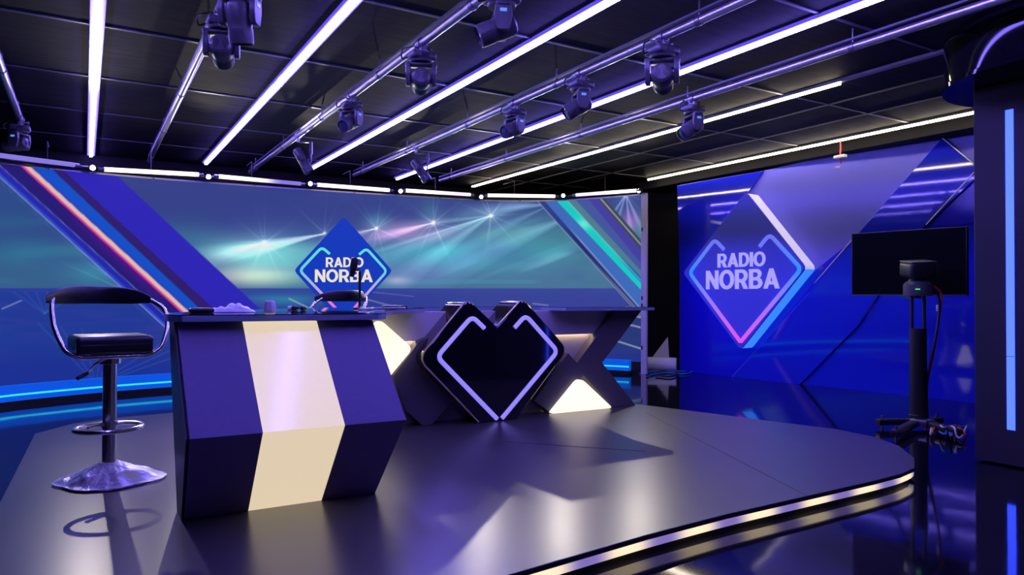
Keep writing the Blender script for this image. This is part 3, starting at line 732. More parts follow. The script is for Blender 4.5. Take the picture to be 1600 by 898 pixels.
# body behind the panels
mb = MB(); rows = []
for (xs, y, z) in ((tx, yT, ztop), (kx_, yK, zk), (bx_, yB, HS)):
    rows.append([mb.bm.verts.new(V(xs[0]-.012, y+.004, z)), mb.bm.verts.new(V(xs[0]-.012, yT+DP+.0, z)), mb.bm.verts.new(V(xs[0]+.004, yT+DP, z)), mb.bm.verts.new(V(xs[0]+.004, y+.018, z))])
for a, b in zip(rows, rows[1:]):
    for k in range(4): mb.bm.faces.new([a[k], a[(k+1) % 4], b[(k+1) % 4], b[k]])
mb.bm.faces.new(rows[0]); mb.bm.faces.new(list(reversed(rows[-1]))); mb.build('side_panel', MT['podium_side'], PD, ang=20)
mb = MB(); rows = []
for (xs, y, z) in ((tx, yT, ztop), (kx_, yK, zk), (bx_, yB, HS)):
    rows.append([mb.bm.verts.new(V(xs[0]+.006, y+.022, z)), mb.bm.verts.new(V(xs[3]-.004, y+.022, z)), mb.bm.verts.new(V(xs[3]-.004, yT+DP, z)), mb.bm.verts.new(V(xs[0]+.006, yT+DP, z))])
for a, b in zip(rows, rows[1:]):
    for k in range(4): mb.bm.faces.new([a[k], a[(k+1) % 4], b[(k+1) % 4], b[k]])
mb.bm.faces.new(rows[0]); mb.bm.faces.new(list(reversed(rows[-1]))); mb.build('carcass', MT['podium_side'], PD, ang=20)

# ------------------------------------------------------------------ rear desk front
YD = 4.74
C0x, C0y, C0s = 560, 440, 3.5556
def cz(x, y): return (C0x+x/C0s, C0y+y/C0s)   # detail-view coordinates to picture coordinates
def dpt(x, y, Y): u, v = cz(x, y); return at_y(u, v, Y)
def flat(pts, Y, floor_at=HS, zmax=None):
    out = []
    for x, y in pts:
        p = dpt(x, y, Y); z = max(p[2], floor_at)
        if zmax: z = min(z, zmax)
        out.append((p[0], Y, z))
    return out
ZT = .895
DK = thing('news_desk', 'dark faceted desk front with a black heart-diamond emblem and lit cream triangles', 'desk', (3.0, 4.9, HS))
# charcoal lattice arms
R_ = [(1430, 152), (1575, 152), (1355, 450), (1540, 690), (1410, 715), (1250, 520), (1070, 745), (975, 660), (1165, 395), (1215, 450)]
pl = flat(R_, YD, zmax=ZT)
pl = [(x, y, ZT if i < 2 else (HS if i in (3, 4, 6) else z)) for i, (x, y, z) in enumerate(pl)]
MB().prism(pl, (0, .10, 0)).build('lattice_arm', MT['lattice'], DK, bevel=.003)
Lf = [(340, 330), (195, 520), (200, 545), (265, 715), (355, 806), (410, 792), (530, 655), (700, 470), (520, 250)]
pl = flat(Lf, YD); pl = [(x, y, HS if i in (4, 5) else z) for i, (x, y, z) in enumerate(pl)]
MB().prism(pl, (0, .10, 0)).build('lattice_arm', MT['lattice'], DK, bevel=.003)
# recessed boards
Bk = [(60, 150), (1500, 150), (1330, 440), (1285, 560), (1480, 745), (60, 810)]
pl = flat(Bk, YD+.12); pl = [(x, y, ZT if i < 2 else (HS if i >= 4 else z)) for i, (x, y, z) in enumerate(pl)]
MB().prism(pl, (0, .04, 0)).build('back_board', MT['recess'], DK)
for a, b in (((60, 160), (560, 322)), ((900, 160), (1440, 285))):
    p, q_ = dpt(*a, YD+.07), dpt(*b, YD+.07)
    MB().prism([(p[0], YD+.07, ZT), (q_[0], YD+.07, ZT), (q_[0], YD+.07, q_[2]), (p[0], YD+.07, q_[2])], (0, .010, 0)).build('upper_board', MT['recess'], DK, bevel=.003)
    s0 = MB().box(((p[0]+q_[0])/2, YD+.096, q_[2]+.012), ((q_[0]-p[0])*.45, .01, .012)).build('added_recess_glow', MT['recess_glow'], DK)  # unseen strip, added to give the recess its warm glow
# lit triangles
tri = flat([(1072, 745), (1236, 532), (1416, 712)], YD-.05); tri = [(x, y, HS+.004 if i != 1 else z) for i, (x, y, z) in enumerate(tri)]
MB().prism(rounded(tri, [.03, .06, .04], 4), (0, .06, 0)).build('lit_triangle', MT['lightbox'], DK, bevel=.008)
tri = flat([(-30, 390), (118, 205), (306, 372), (150, 560)], YD-.05)
MB().prism(rounded(tri, [.03, .05, .05, .03], 4), (0, .06, 0)).build('lit_triangle', MT['lightbox'], DK, bevel=.008)
# heart-diamond emblem
YH = 4.63
Hp = [(598, 92), (330, 428), (665, 792), (885, 792), (1166, 376), (908, 90), (768, 250), (640, 110)]
Hp = [(610, 92), (330, 428), (672, 800), (880, 800), (1166, 376), (915, 88), (770, 248)]
hp = []
for i, (x, y) in enumerate(Hp):
    p = dpt(x, y, YH); z = HS if i in (2, 3) else p[2]; hp.append((p[0], YH, z))
rad = [.075, .09, 0, 0, .09, .075, .0]
hr = rounded(hp, rad, 6)
em = MB().prism(hr, (0, .30, 0)).build('emblem', MT['emblem'], DK, bevel=.012)
# gold trim: along the left lobe's outer edge and the notch
tr = MB(); 
def edge_path(pts, Y, r): return rounded_path([tuple(np.array(dpt(x, y, Y))) for x, y in pts], r, 6)
g1 = edge_path([(592, 112), (333, 428), (668, 790)], YH-.004, .09); g1 = [V(p.x, p.y, max(p.z, HS+.008)) for p in g1]
tr.tube(g1, .0055, 6); tr.tube(edge_path([(893, 112), (772, 245)], YH-.004, .01), .0055, 6)
tr.build('gold_trim', MT['gold'], em)
nn = MB()
for pth in ([(700, 258), (632, 192), (438, 416), (770, 790)], [(868, 255), (929, 186), (1106, 386), (797, 788)]):
    pts = edge_path(pth, YH-.004, .05); pts = [V(p.x, p.y, max(p.z, HS+.02)) for p in pts]
    nn.tube(pts, .0165, 10)
nn.build('neon_outline', MT['neon_lav'], em)

# ------------------------------------------------------------------ glass counter
GT = [(.295, 3.22), (.335, 3.135), (1.16, 3.135), (1.22, 3.20), (1.42, 3.75), (1.75, 4.35), (2.03, 4.58), (2.06, 4.95), (3.22, 4.95), (3.24, 4.60), (4.16, 4.60), (4.17, 5.0), (3.6, 5.25), (2.5, 5.3), (1.5, 4.95), (.85, 4.35), (.42, 3.75), (.30, 3.5)]
GL = thing('glass_counter', 'dark mirror-like glass counter top running over podium and rear desk', 'counter top', (1.5, 4.0, ZT))
MB().prism([(x, y, .925) for x, y in GT], (0, 0, -.004)).build('mirror_surface', MT['glass'], GL)
MB().prism([(x, y, .9208) for x, y in GT], (0, 0, -.0248)).build('edge', MT['glass_edge'], GL, bevel=.002)
ZG = .9255

# ------------------------------------------------------------------ things on the counter
def on_glass(u, v, d):                       # place by the picture column, at a chosen distance along the view
    r_ = ray(u, 464); k = d; return V(EYEP[0]+r_[0]*k, EYEP[1]+r_[1]*k, ZG)
p = on_glass(315, 487, 3.25)
o = MB().rbox((p.x, p.y, ZG+.011), (.105, .07, .022), .0105, seg=3).build('pad_device', MT['black'], base=(p.x, p.y, ZG)); tag(o, 'flat dark pad-like device lying at the left end of the glass counter', 'device')
p = on_glass(360, 485, 3.4)
mb = MB(); n = 26
for i in range(n+1):
    for j in range(n+1):
        x, y = (i/n-.5)*.21, (j/n-.5)*.16; e_ = max(0, 1-(abs(x)/.105)**3)*max(0, 1-(abs(y)/.08)**3)
        z = .003+e_*(.014+.016*sm(-.05, .03, np.array(x))+.006*math.sin(x*80+y*40)+.005*math.sin(y*90-x*70)+.004*random.random())
        mb.bm.verts.new(V(p.x+x, p.y+y, ZG+max(.002, z)))
mb.bm.verts.ensure_lookup_table()
for i in range(n):
    for j in range(n): mb.bm.faces.new([mb.bm.verts[a] for a in (i*(n+1)+j, (i+1)*(n+1)+j, (i+1)*(n+1)+j+1, i*(n+1)+j+1)])
o = mb.build('plastic_bag', MT['wrap'], base=(p.x, p.y, ZG)); tag(o, 'crumpled clear plastic bag on the glass counter beside the dark device', 'plastic bag')
p = on_glass(422, 488, 3.0)
mb = MB(); mb.lathe([(.018, 0), (.0265, .006), (.027, .03), (.020, .056), (.016, .058)], 7, Matrix.Translation(p) @ Matrix.Rotation(.3, 4, 'Z'))
o = mb.build('white_cube_sensor', MT['white'], base=(p.x, p.y, ZG), bevel=.002); tag(o, 'small white faceted block standing alone on the glass counter', 'gadget'); o.name = 'white_block'
# boom microphone on a stand
p = on_glass(562, 482, 4.55)
def pz(u, v, d): r_ = ray(u, v); return V(EYEP[0]+r_[0]*d, EYEP[1]+r_[1]*d, EYEP[2]+r_[2]*d)
MC = thing('microphone_stand', 'thin black microphone stand on the glass counter in front of the logo', 'microphone', (p.x, p.y, ZG))
MB().lathe([(.045, 0), (.045, .006), (.012, .014), (.0, .014)], 24, Matrix.Translation(p)).build('stand_base', MT['black'], MC)
top = pz(561, 424, 4.55)
MB().tube([p+V(0, 0, .01), V(p.x, p.y, top.z)], .0085, 10).build('pole', MT['black'], MC)
a, b = pz(561, 421, 4.55), pz(551, 422, 4.52); MB().tube([V(p.x, p.y, a.z), b], .008, 8).build('joint', MT['black'], MC)
m0, m1 = pz(555, 403, 4.52), pz(549.5, 432, 4.50)
d = (m1-m0).normalized(); mx = Matrix.Translation(m0) @ d.to_track_quat('Z', 'Y').to_matrix().to_4x4(); Lm = (m1-m0).length
hd = MB().lathe([(0, 0), (.018, .002), (.022, .01), (.022, Lm*.55), (.017, Lm*.7), (.015, Lm), (0, Lm)], 20, mx).build('microphone', MT['black'], MC)
MB().lathe([(.0225, .006), (.0235, .02), (.0235, Lm*.4), (.0225, Lm*.45)], 20, mx).build('grille', MT['fixture_dark'], hd)
p = on_glass(616, 479, 4.75)
o = MB().rbox((p.x, p.y, ZG+.010), (.15, .16, .018), .005).build('tablet', MT['black'], base=(p.x, p.y, ZG)); tag(o, 'flat black tablet lying on the glass counter right of the microphone stand', 'tablet')
o.rotation_euler.z = -.2
for k, (u, d_, r_, h_, m, lab) in enumerate(((455, 3.9, .012, .012, 'white', 'small white plug lying on the glass counter, left of the two dark plugs'),
                                             (461, 3.9, .013, .018, 'black', 'small dark plug on the glass counter between two white pieces'),
                                             (474, 3.9, .011, .016, 'rubber', 'small dark plug on the glass counter nearest the far stool back'))):
    p = on_glass(u, 482, d_); mx = Matrix.Translation(p) @ Matrix.Rotation(.4*k, 4, 'Z') @ Matrix.Translation((-.02, 0, r_)) @ Matrix.Rotation(PI/2, 4, 'Y')
    o = MB().lathe([(r_*.6, 0), (r_, .004), (r_, .03), (r_*.5, .034), (r_*.4, .05)], 12, mx).build('audio_plug', MT[m], base=tuple(p)); tag(o, lab, 'plug', 'plugs on the counter')
p = on_glass(668, 480, 4.6)
p1 = on_glass(560, 484, 4.05); p2 = on_glass(640, 481, 4.7)
o = MB().tube(smooth([(p1.x, p1.y, ZG+.006), (p1.x+.12, p1.y+.1, ZG+.007), (p1.x+.2, p1.y+.3, ZG+.006), (p2.x-.12, p2.y-.2, ZG+.007), (p2.x-.1, p2.y-.05, ZG+.006)], 8), .0055, 8).build('white_cable', MT['cable_white'], base=tuple(p1)); tag(o, 'white cable lying on the glass counter below the microphone stand', 'cable')

# ------------------------------------------------------------------ stools
def make_stool():
    r = thing('bar_stool', 'black and chrome bar stool with its base wrapped in plastic, left of the podium', 'stool', (0, 0, 0), 'bar stools at the desk')
    zs = .64
    s = MB(); s.rbox((0, 0, zs+.045), (.335, .33, .085), .022, seg=4); st = s.build('seat', MT['leather'], r)
    MB().tube(rounded([(-.166, -.163, zs+.045), (.166, -.163, zs+.045), (.166, .163, zs+.045), (-.166, .163, zs+.045)], .03, 5), .0035, 6, closed=True).build('piping', MT['black'], st)
    c = MB()
    path = [(-.235, -.02, zs+.215), (-.232, -.05, zs+.18), (-.215, -.16, zs+.03), (-.15, -.185, zs-.012), (.15, -.185, zs-.012), (.235, -.16, zs+.02), (.262, -.06, zs+.11), (.245, -.0, zs+.195), (.215, .02, zs+.225)]
    fr = [(-.235, .10, zs+.27), (-.25, .0, zs+.22), (-.245, -.09, zs+.12), (-.205, -.13, zs+.02), (-.15, -.13, zs-.012), (.15, -.13, zs-.012), (.205, -.13, zs+.02), (.245, -.09, zs+.12), (.25, .0, zs+.22), (.18, .10, zs+.27)]
    c.tube(rounded_path(fr, .07, 6), .0115, 12); c.tube([(-.13, -.13, zs-.012), (-.09, .12, zs-.012)], .01, 8); c.tube([(.13, -.13, zs-.012), (.09, .12, zs-.012)], .01, 8)
    c.build('arm_frame', MT['chrome'], r)
    b = MB(); n = 22; rows = []
    for i in range(n+1):
        a = -1+2*i/n; x = .228*a-.04; y = .22-.17*a*a; h = .046*(1-.62*abs(a)**4); zc_ = zs+.285-.012*a*a-.012*abs(a)**6; th = .024*(1-.45*abs(a)**6)
        nx, ny = .21*a*1.0, 1.0; ll = math.hypot(nx*1.4, ny); nx, ny = nx*1.4/ll*.0, ny/ll
        ring = []
        for k in range(14):
            f = 2*PI*k/14; cz_, cy_ = math.sin(f), math.cos(f)
            ring.append(b.bm.verts.new(V(x, y+th*(abs(cy_)**.7)*(1 if cy_ > 0 else -1), zc_+h*(abs(cz_)**.6)*(1 if cz_ > 0 else -1))))
        rows.append(ring)
    for A, B in zip(rows, rows[1:]):
        for k in range(14): b.bm.faces.new([A[k], A[(k+1) % 14], B[(k+1) % 14], B[k]])
    b.bm.faces.new(list(reversed(rows[0]))); b.bm.faces.new(rows[-1]); b.build('backrest', MT['leather'], r, ang=60)
    p = MB(); p.lathe([(.05, zs-.055), (.05, zs-.03), (.09, zs-.022), (.09, zs-.004)], 24); p.lathe([(.021, .30), (.021, zs-.05)], 24)
    p.lathe([(.0315, .05), (.0315, .42), (.0315, zs-.06), (.026, zs-.055)], 28); p.lathe([(.042, .05), (.044, .062), (.036, .078), (.033, .08)], 28)
    p.build('column', MT['chrome'], r)
    l = MB().tube(smooth([(-.03, -.05, zs-.03), (-.08, -.10, zs-.05), (-.115, -.14, zs-.085)], 5), .0055, 8).build('lever', MT['chrome'], r)
    MB().tube([(-.115, -.14, zs-.085), (-.16, -.18, zs-.103)], .009, 8).build('lever_grip', MT['rubber'], l)
    f = MB(); f.tube([(-.02+.145*math.cos(2*PI*k/40), -.115+.135*math.sin(2*PI*k/40), .285) for k in range(40)], .0105, 10, closed=True); f.lathe([(.037, .272), (.037, .298)], 24)
    f.tube([(-.03, -.0, .285), (-.1, -.055, .285)], .008, 8); f.tube([(.03, -.0, .285), (.12, -.02, .285)], .008, 8)
    f.build('footrest', MT['chrome'], r)
    MB().lathe([(.20, 0), (.205, .004), (.2, .01), (.12, .022), (.045, .05), (0, .052)], 48).build('base', MT['chrome'], r)
    return r
stool = make_stool()
p = at_z(170, 752, HS); stool.location = (p[0], p[1], HS); stool.rotation_euler.z = .12
stool2 = copy_tree(stool); p = on_glass(530, 470, 5.55)
stool2.location = (p.x, p.y, HS); stool2.rotation_euler.z = -.95; stool2['label'] = 'second bar stool, only its black back and chrome arms showing behind the glass counter'
stool2.scale = (1, 1, 1.005)
# plastic wrap around the near stool's base
w = MB(); n, mr = 72, 14; rows = []; random.seed(9)
rad_n = [.205+.008*math.sin(3*a*2*PI/n+1)+.004*math.sin(7*a*2*PI/n)+random.uniform(-.004, .004) for a in range(n)]
rad_n = [r_+.055*max(0, math.cos(2*PI*a/n+.35))**6+.045*max(0, math.cos(2*PI*a/n-PI+.55))**6 for a, r_ in enumerate(rad_n)]
for j in range(mr+1):
    t_ = j/mr; ring = []
    for k in range(n):
        r_ = .044+(rad_n[k]-.044)*t_; h = .012+.088*(1-t_)**1.25+.034*(float(vnoise(np.array(3+math.cos(2*PI*k/n)*5*t_), np.array(9+math.sin(2*PI*k/n)*5*t_)))-.5)*math.sin(t_*PI)+.014*(float(vnoise(np.array(20+k*.55), np.array(j*.5)))-.5)*math.sin(t_*PI)**.5
        ring.append(w.bm.verts.new(V(r_*math.cos(2*PI*k/n), r_*math.sin(2*PI*k/n), max(.004, h))))
    rows.append(ring)
for A, B in zip(rows, rows[1:]):
    for k in range(n): w.bm.faces.new([A[k], A[(k+1) % n], B[(k+1) % n], B[k]])
o = w.build('plastic_cover', MT['wrap'], stool, ang=70) if False else None
if o is None:
    me = bpy.data.meshes.new('plastic_cover'); w.bm.to_mesh(me); w.bm.free(); me.materials.append(MT['wrap'])
    for pp in me.polygons: pp.use_smooth = True
    o = bpy.data.objects.new('plastic_cover', me); COL.objects.link(o); o.parent = stool; o['label'] = 'crumpled clear plastic cover over the base'

# ------------------------------------------------------------------ blue panel wall on the right
PA, PB2 = np.array([6.995, 7.231, 0]), np.array([7.378, 3.72, 0])
pd = (PB2-PA)/np.linalg.norm(PB2-PA); pn = np.array([pd[1], -pd[0], 0]); pn = -pn if pn[0] > 0 else pn     # normal into the room
def wp(u, v, d=0.0): return at_plane(u, v, PA+pn*d, pn)
BW = thing('panel_wall', 'layered blue panel wall on the right, its boards cut on the diagonal', 'wall panel', tuple((PA+PB2)/2))
def board(pts, d, th, name, m, bev=.004, snap=()):
    P_ = [wp(u, v, d) for u, v in pts]; P_ = [(p[0], p[1], .0 if i in snap else p[2]) for i, p in enumerate(P_)]
    return MB().prism(P_, tuple(-pn*th)).build(name, m, BW, bevel=bev)
board([(1062, 289), (1190, 267), (1300, 243), (1524, 206), (1600, 192), (1600, 645), (1514, 628), (1300, 604), (1062, 580)], 0, .03, 'backing_board', MT['wall_matte'], 0, (6, 7, 8, 5))
board([(1058, 290), (1192, 266.5), (1166, 305), (1062, 446)], .035, .034, 'corner_board', MT['wall_gloss'])
board([(1062, 446), (1075, 428), (1157, 541), (1275, 421), (1330, 377), (1420, 300), (1340, 509), (1249, 601), (1062, 580)], .012, .011, 'lower_board', MT['wall_gloss2'], .002, (7, 8))
board([(1472, 215.5), (1600, 312), (1600, 330), (1249, 601), (1143, 588), (1262, 460), (1330, 376.5), (1352, 357)], .03, .018, 'diagonal_board', MT['wall_gloss'], .003, (3, 4)) if False else None
board([(1472, 215.5), (1600, 318), (1600, 258), (1472, 320), (1340, 509), (1249, 601), (1210, 598), (1330, 470), (1340, 440), (1272, 443), (1330, 376.5)], .03, .018, 'diagonal_board', MT['wall_gloss']) if False else None
board([(1472, 215.5), (1536, 268), (1445, 352), (1340, 509), (1249, 601), (1143, 588), (1262, 460), (1330, 376.5)], .05, .038, 'diagonal_board', MT['wall_gloss'], .003, (4, 5))
board([(1523, 268), (1600, 205), (1600, 330), (1500, 352), (1445, 352)], .02, .02, 'end_board', MT['wall_gloss2'], .002)
board([(1340, 509), (1445, 352), (1600, 320), (1600, 645), (1514, 628), (1249, 601)], .012, .011, 'lower_right_board', MT['wall_gloss'], .002, (3, 4, 5))
ed = MB()
for a, b in (((1472, 215), (1533, 266)), ((1523, 268), (1447, 351)), ((1330, 376), (1272, 443))):
    ed.tube([wp(*a, .052), wp(*b, .052)], .006, 6)
ed.build('edge_strip', MT['edge_white'], BW)
for a, b in (((1144, 588), (1292, 428)), ((1210, 597), (1350, 452)), ((1268, 517), (1316, 432)), ((1268, 517), (1276, 524))):
    MB().tube([wp(*a, .0125), wp(*b, .0125)], .0035, 6).build('board_seam', MT['wall_matte'], BW)
# raised logo
LG = .225
face = [(1165.5, 299), (1067, 426), (1157, 547), (1259, 418)]
fp = [wp(u, v, LG) for u, v in face]
lg = MB().prism(rounded(fp, .06, 6), tuple(-pn*.02)).build('logo_diamond', MT['logo_face'], BW, bevel=.004)
lg['label'] = 'raised blue diamond carrying the studio logo'
fc_ = np.mean(np.array(fp), axis=0)
fr3 = rounded(fp, .06, 6)
nF = len(fr3)
sd = MB(); sb = MB()
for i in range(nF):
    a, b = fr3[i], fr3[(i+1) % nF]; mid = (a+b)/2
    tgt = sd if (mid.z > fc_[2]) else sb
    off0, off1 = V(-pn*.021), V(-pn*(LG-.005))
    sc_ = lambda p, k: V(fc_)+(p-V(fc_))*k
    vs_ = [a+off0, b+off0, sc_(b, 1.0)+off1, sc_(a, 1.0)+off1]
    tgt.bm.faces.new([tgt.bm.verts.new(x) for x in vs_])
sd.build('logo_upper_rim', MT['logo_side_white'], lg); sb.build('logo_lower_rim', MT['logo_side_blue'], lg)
nl = MB()
for pth in ([(1131.5, 390), (1116.7, 374), (1077.5, 426), (1157, 534), (1170, 516)], [(1187, 385), (1202.5, 366), (1252, 420), (1157, 534), (1150, 525)]):
    q3 = [wp(u, v, LG+.006) for u, v in pth[:4]]
    nl.tube(rounded_path(q3, .07, 6), .0245, 8)
no = nl.build('logo_outline', MT['neon_grad'], lg)
za, zb_, zc2, zd = wp(1160, 380, LG)[2], wp(1160, 424, LG)[2], wp(1160, 460, LG)[2], wp(1157, 525, LG)[2]
oz = BW.location.z
f2 = fade([(zd, lin((226, 84, 232))), (wp(1157, 485, LG)[2], lin((205, 90, 235))), (zc2, lin((110, 120, 245))), (zb_, lin((44, 142, 255))), (za, lin((110, 116, 240)))])
vcol(no, lambda c: f2(c.z+oz))
def tpl(q00, q10, q01):                       # text frame: lower left, lower right, upper left, in the logo's plane
    a, b, c = (np.array(wp(*q_, LG+.001)) for q_ in (q00, q10, q01))
    ex = b-a; h = np.linalg.norm(c-a)
    return lambda x, y, d: a+ex*x+np.array([0, 0, 1])*h*y+pn*d
word_mesh('RADIO', tpl((1122, 418), (1196.5, 415.5), (1122, 396.5)), .014, 'lettering_radio', MT['letter'], lg)
word_mesh('NORBA', tpl((1104, 452), (1218.5, 450.5), (1104, 423)), .014, 'lettering_norba', MT['letter'], lg)

# ------------------------------------------------------------------ column and round bulkhead on the right
CL = thing('dark_column', 'dark square column at the right edge with a vertical blue light', 'column', (5.4, 1.7, 0))
MB().box((5.45, 1.62, 1.36), (1.4, 1.45, 2.70)).build('shaft', MT['column'], CL, bevel=.004)
p0_, p1_, p2_, p3_ = at_x(1573, 172, 4.745), at_x(1586, 172, 4.745), at_x(1573, 670, 4.745), at_x(1561, 670, 4.745)
yc = (p0_[1]+p1_[1])/2+.01; wd = .044
mb = MB().box((4.7485, yc, 1.18), (.008, wd, 1.915)).build('light_bar', MT['column_led'], CL, bevel=.002)
mb = MB().box((4.7445, yc, .66), (.003, wd, .003)).build('joint', MT['black'], CL)
DR = MB().lathe([(.60, 2.30), (.634, 2.30), (.634, 2.325), (.625, 2.33), (.625, ZC-.001)], 96, Matrix.Translation((4.985, 1.941, 0))).build('round_bulkhead', MT['drum'], base=(4.985, 1.941, 2.3)); tag(DR, 'glossy black round ceiling bulkhead around the top of the dark column', 'bulkhead')

# ------------------------------------------------------------------ monitor on its stand, robotic camera, cables
md = 5.86
TL, BL_, TR, BR = (1330.7, 361.3), (1329.5, 456.5), (1513.0, 349), (1509.5, 459)
pL, pR = pz(1330.7, 464, md+.42), pz(1511.5, 464, md-.26)
tdir = (pR-pL); tdir.z = 0; wTV = tdir.length; tdir.normalize(); tn = V(tdir.y, -tdir.x, 0)
if tn.dot(V(*EYEP)-pL) < 0: tn = -tn
zt_, zb2 = 1+(463.5-355.5)/FPX*(md+.08), 1+(463.5-458)/FPX*(md+.08)
TV = thing('monitor', 'wide black monitor hanging in front of the blue panel wall', 'monitor', (pL+pR)/2)
ctr = (pL+pR)/2; ctr.z = (zt_+zb2)/2; hTV = zt_-zb2
mt = Matrix.Translation(ctr) @ Matrix(((tdir.x, -tn.x, 0, 0), (tdir.y, -tn.y, 0, 0), (0, 0, 1, 0), (0, 0, 0, 1)))
TV.location = ctr
MB().rbox((0, .02, 0), (wTV, .045, hTV), .006, mt).build('casing', MT['black'], TV)
MB().box((0, -.0035, .004), (wTV-.016, .003, hTV-.022), mtx=mt).build('screen', MT['tv'], TV)
MB().box((0, -.004, -hTV/2+.004), (wTV-.01, .004, .004), mtx=mt).build('bottom_trim', MT['alu_dark'], TV)
MS = thing('camera_stand', 'black rolling stand with a thick column in front of the monitor', 'stand', (0, 0, 0))
mp_ = at_z(1435, 668, 0); MS.location = (mp_[0], mp_[1], 0); mx_, my_ = mp_[0], mp_[1]
dm = (np.array([mx_, my_, 0])-EYEP) @ Fv
def zpx(v, d=None): return EYE+(463.3-v)/FPX*(d or dm)
MB().lathe([(.068, .07), (.068, .10), (.062, .105), (.060, zpx(509))], 28, Matrix.Translation((mx_, my_, 0))).build('column', MT['black'], MS)
rd = MB(); rdv = V(Rv[0], Rv[1], 0)
for s_ in (-1, 1): q_ = V(mx_, my_, 0)+rdv*s_*.048; rd.tube([(q_.x, q_.y, zpx(512)), (q_.x, q_.y, zpx(458))], .013, 10)
rd.build('twin_rods', MT['black'], MS)
ft = []
for k, (u, v) in enumerate(((1371, 659), (1398, 677), (1499, 676), (1470, 656))):
    q_ = at_z(u, v, .05); a = V(mx_, my_, .05); b = V(q_[0], q_[1], .05); d = b-a; L_ = d.length
    mtx = Matrix.Translation((a+b)/2) @ Matrix.Rotation(math.atan2(d.y, d.x), 4, 'Z')
    lg_ = MB().rbox((0, 0, 0), (L_, .06, .045), .006, mtx).build('leg', MT['fixture_dark'], MS)
    MB().tube([(b.x-d.x/L_*.04, b.y-d.y/L_*.04, 0.0), (b.x-d.x/L_*.04, b.y-d.y/L_*.04, .10)], .009, 8).build('levelling_foot', MT['alu_dark'], lg_)
MB().rbox((mx_-.05, my_-.06, .055), (.13, .13, .05), .006).build('hub', MT['alu_dark'], MS)
tb = ctr-V(0, 0, hTV/2+.012); a = V(mx_, my_, tb.z); d = tb-a; MB().box((a+tb)/2+d.normalized()*.015, (d.length+.03, .05, .022), math.atan2(d.y, d.x)).build('monitor_arm', MT['black'], MS)
# camera
PT = thing('robotic_camera', 'small black robotic camera on top of the stand, seen against the monitor', 'camera', (mx_, my_, zpx(458)))
zb3 = zpx(458); wb = 41/FPX*dm
bm_ = MB().lathe([(wb*.49, zb3), (wb*.5, zb3+.01), (wb*.5, zpx(441)), (wb*.40, zpx(436)), (0, zpx(436))], 36, Matrix.Translation((mx_, my_, 0))).build('base', MT['fixture'], PT)
fwd = V(-Fv[0], -Fv[1], 0).normalized()
q_ = V(mx_, my_, 0)+fwd*wb*.5-rdv*.055
MB().box((q_.x, q_.y+.004, zpx(448)), (.03, .012, .008), -YAW).build('indicator', MT['green'], bm_)
MB().lathe([(wb*.36, zpx(437)), (wb*.30, zpx(432)), (wb*.36, zpx(425))], 28, Matrix.Translation((mx_, my_, 0))).build('neck', MT['black'], PT)
hm = Matrix.Translation((mx_, my_, zpx(417))) @ Matrix.Rotation(-YAW, 4, 'Z') @ Matrix.Rotation(.12, 4, 'X') @ Matrix.Rotation(-.05, 4, 'Y')
ch_ = MB().rbox((0, 0, 0), (wb*.99, wb*.95, 26/FPX*dm), .03, hm, seg=4).build('camera_head', MT['black'], PT)
MB().rbox((0, 0, 12.6/FPX*dm), (wb*.95, wb*.9, .012), .005, hm).build('top_plate', MT['fixture'], ch_)
cbs = MB(); s0 = V(mx_, my_, 0)+rdv*.13
def cable(name, pts, r, m, label, cat='cable'):
    pts = [V(p) for p in pts]; o = MB().tube(smooth(pts, 8), r, 8).build(name, MT[m], base=tuple(pts[0])); return tag(o, label, cat)
def cp(u, v, dd=0): return pz(u, v, dm+dd)
def fl(u, v, z=.008): q_ = at_z(u, v, z); return V(q_[0], q_[1], z)
cable('red_cable', [cp(1460, 447), cp(1471, 460), cp(1468, 490), cp(1464, 515), cp(1457, 560), cp(1449, 600), fl(1447, 662, .012), fl(1462, 670), fl(1490, 672)], .0075, 'red', 'red cable hanging from the robotic camera down along its stand')
cable('black_cable', [cp(1457, 450, -.02), cp(1468, 470, -.02), cp(1463, 520, -.02), cp(1455, 560, -.02), cp(1448, 605, -.02), fl(1450, 664, .02)], .009, 'cable_black', 'black cable hanging beside the red one along the camera stand')
pp = cp(1466, 481); o = MB().rbox((0, 0, 0), (.035, .02, .05), .006).build('cable_tag', MT['white'], base=(0, 0, 0)); o.location = pp; tag(o, 'small white connector clipped to the hanging cables below the monitor', 'connector')
tang = [('blue_cable', 'cable_blue', 'blue cable looping over the floor between camera stand and dark column'), ('black_cable', 'cable_black', 'black cable coiled on the floor beside the camera stand'), ('white_cable', 'cable_white', 'white cable curling on the floor at the foot of the dark column'), ('red_cable', 'red', 'red cable on the floor in the tangle by the dark column')]
for k, (nm, m, lab) in enumerate(tang):
    random.seed(20+k); pts = []
    for j in range(9): pts.append(fl(1452+j*7+random.uniform(-5, 5), 664+random.uniform(-6, 14)+j*.8, .01+.012*k+(.05 if j in (3, 5) and k in (0, 2) else 0)))
    cable(nm, pts, .007, m, lab)

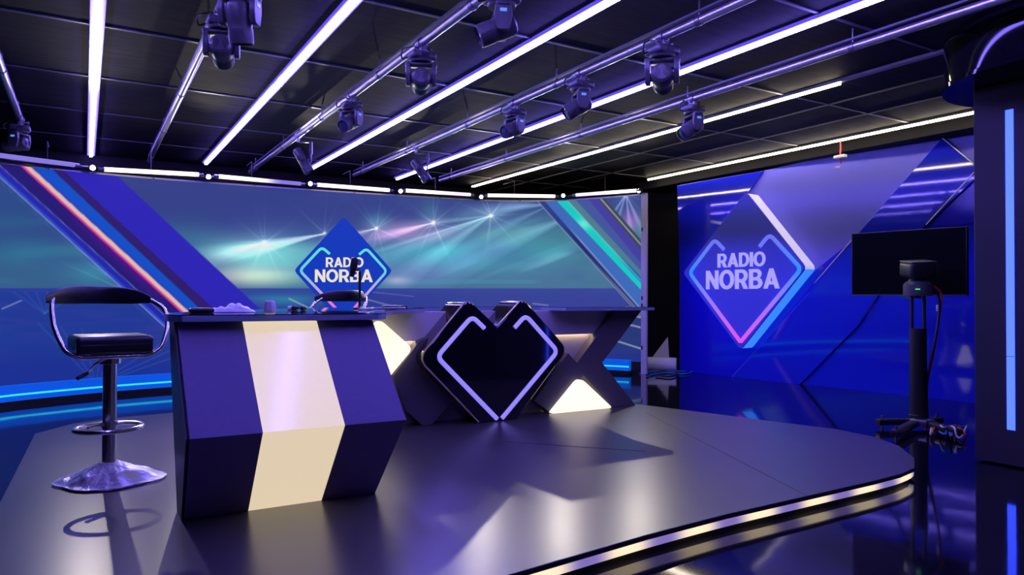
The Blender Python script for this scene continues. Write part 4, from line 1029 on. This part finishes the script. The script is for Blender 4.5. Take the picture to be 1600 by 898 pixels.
# ------------------------------------------------------------------ corner: paper roll, standing sheet, cables
a = pz(1057, 567, 9.75); a.z = .095; dirr = V(-Rv[0], -Rv[1], 0)*.95+V(Fv[0], Fv[1], 0)*.30
b = a+dirr.normalized()*.62
mb = MB(); ax = (b-a).normalized(); mq = Matrix.Translation(a) @ ax.to_track_quat('Z', 'Y').to_matrix().to_4x4()
mb.lathe([(.060, .0), (.092, .0), (.094, .02), (.094, .62), (.060, .62), (.060, .0)], 32, mq)
o = mb.build('paper_roll', MT['paper'], base=tuple(a-V(0, 0, .094)))
tag(o, 'white roll of paper lying on the floor beside the video wall post', 'paper roll')
s1, s2, s3 = pz(1006, 557, 10.15), pz(1047, 557, 10.05), pz(1043.5, 526, 10.25)
s1.z = s2.z = .0
mb = MB(); nn_ = (s2-s1).cross(s3-s1).normalized()*.004
mb.prism([s1, s2, s3], nn_); o = mb.build('paper_sheet', MT['paper'], base=tuple(s1)); tag(o, 'pointed white sheet standing upright behind the paper roll', 'paper sheet')
for k, (m, pts, lab) in enumerate((('cable_blue', [(1000, 583), (1020, 580), (1045, 580), (1080, 580), (1068, 584), (1040, 582), (1015, 586)], 'blue cable on the floor in front of the paper roll'),
                                   ('cable_black', [(1010, 586), (1032, 580), (1058, 583), (1048, 588), (1025, 586)], 'black cable looped on the floor in front of the paper roll'))):
    cable('floor_cable', [fl(u, v, .012+.006*k) for u, v in pts], .011, m, lab)

# ------------------------------------------------------------------ hanging sensor in front of the panel wall
hp_ = wp(1313, 240, .28); hx, hy = hp_[0], hp_[1]
dh = (np.array([hx, hy, 1])-EYEP) @ Fv
def hz(v): return EYE+(463.5-v)/FPX*dh
HG = thing('hanging_sensor', 'white clip hanging on a red cord from the ceiling before the panel wall', 'sensor', (hx, hy, ZC))
MB().tube(smooth([(hx, hy, ZC), (hx+.008, hy, hz(225)), (hx, hy, hz(238)), (hx+.01, hy, hz(252))], 6), .009, 8).build('cord', MT['red'], HG)
MB().rbox((hx, hy, hz(241)), (.06, .13, .035), .008).build('clip', MT['white'], HG)
MB().lathe([(0, -.012), (.03, -.01), (.034, .004), (.01, .012), (0, .012)], 18, Matrix.Translation((hx+.01, hy+.04, hz(257)))).build('weight', MT['white'], HG)

# ------------------------------------------------------------------ world and view
W = bpy.data.worlds.new('studio_dark'); sc.world = W; W.use_nodes = True
W.node_tree.nodes['Background'].inputs[0].default_value = (.01, .01, .02, 1); W.node_tree.nodes['Background'].inputs[1].default_value = .1
vs_ = sc.view_settings; vs_.view_transform = 'Standard'; vs_.look = 'None'; vs_.exposure = 0; vs_.gamma = 1; vs_.use_curve_mapping = False
cyc = sc.cycles
cyc.use_denoising = True; cyc.sample_clamp_indirect = 6; cyc.max_bounces = 8; cyc.diffuse_bounces = 3; cyc.glossy_bounces = 4; cyc.use_light_tree = True
MT['screen'].cycles.emission_sampling = 'NONE'
for o in list(sc.objects):
    if '_abs' in o: del o['_abs']
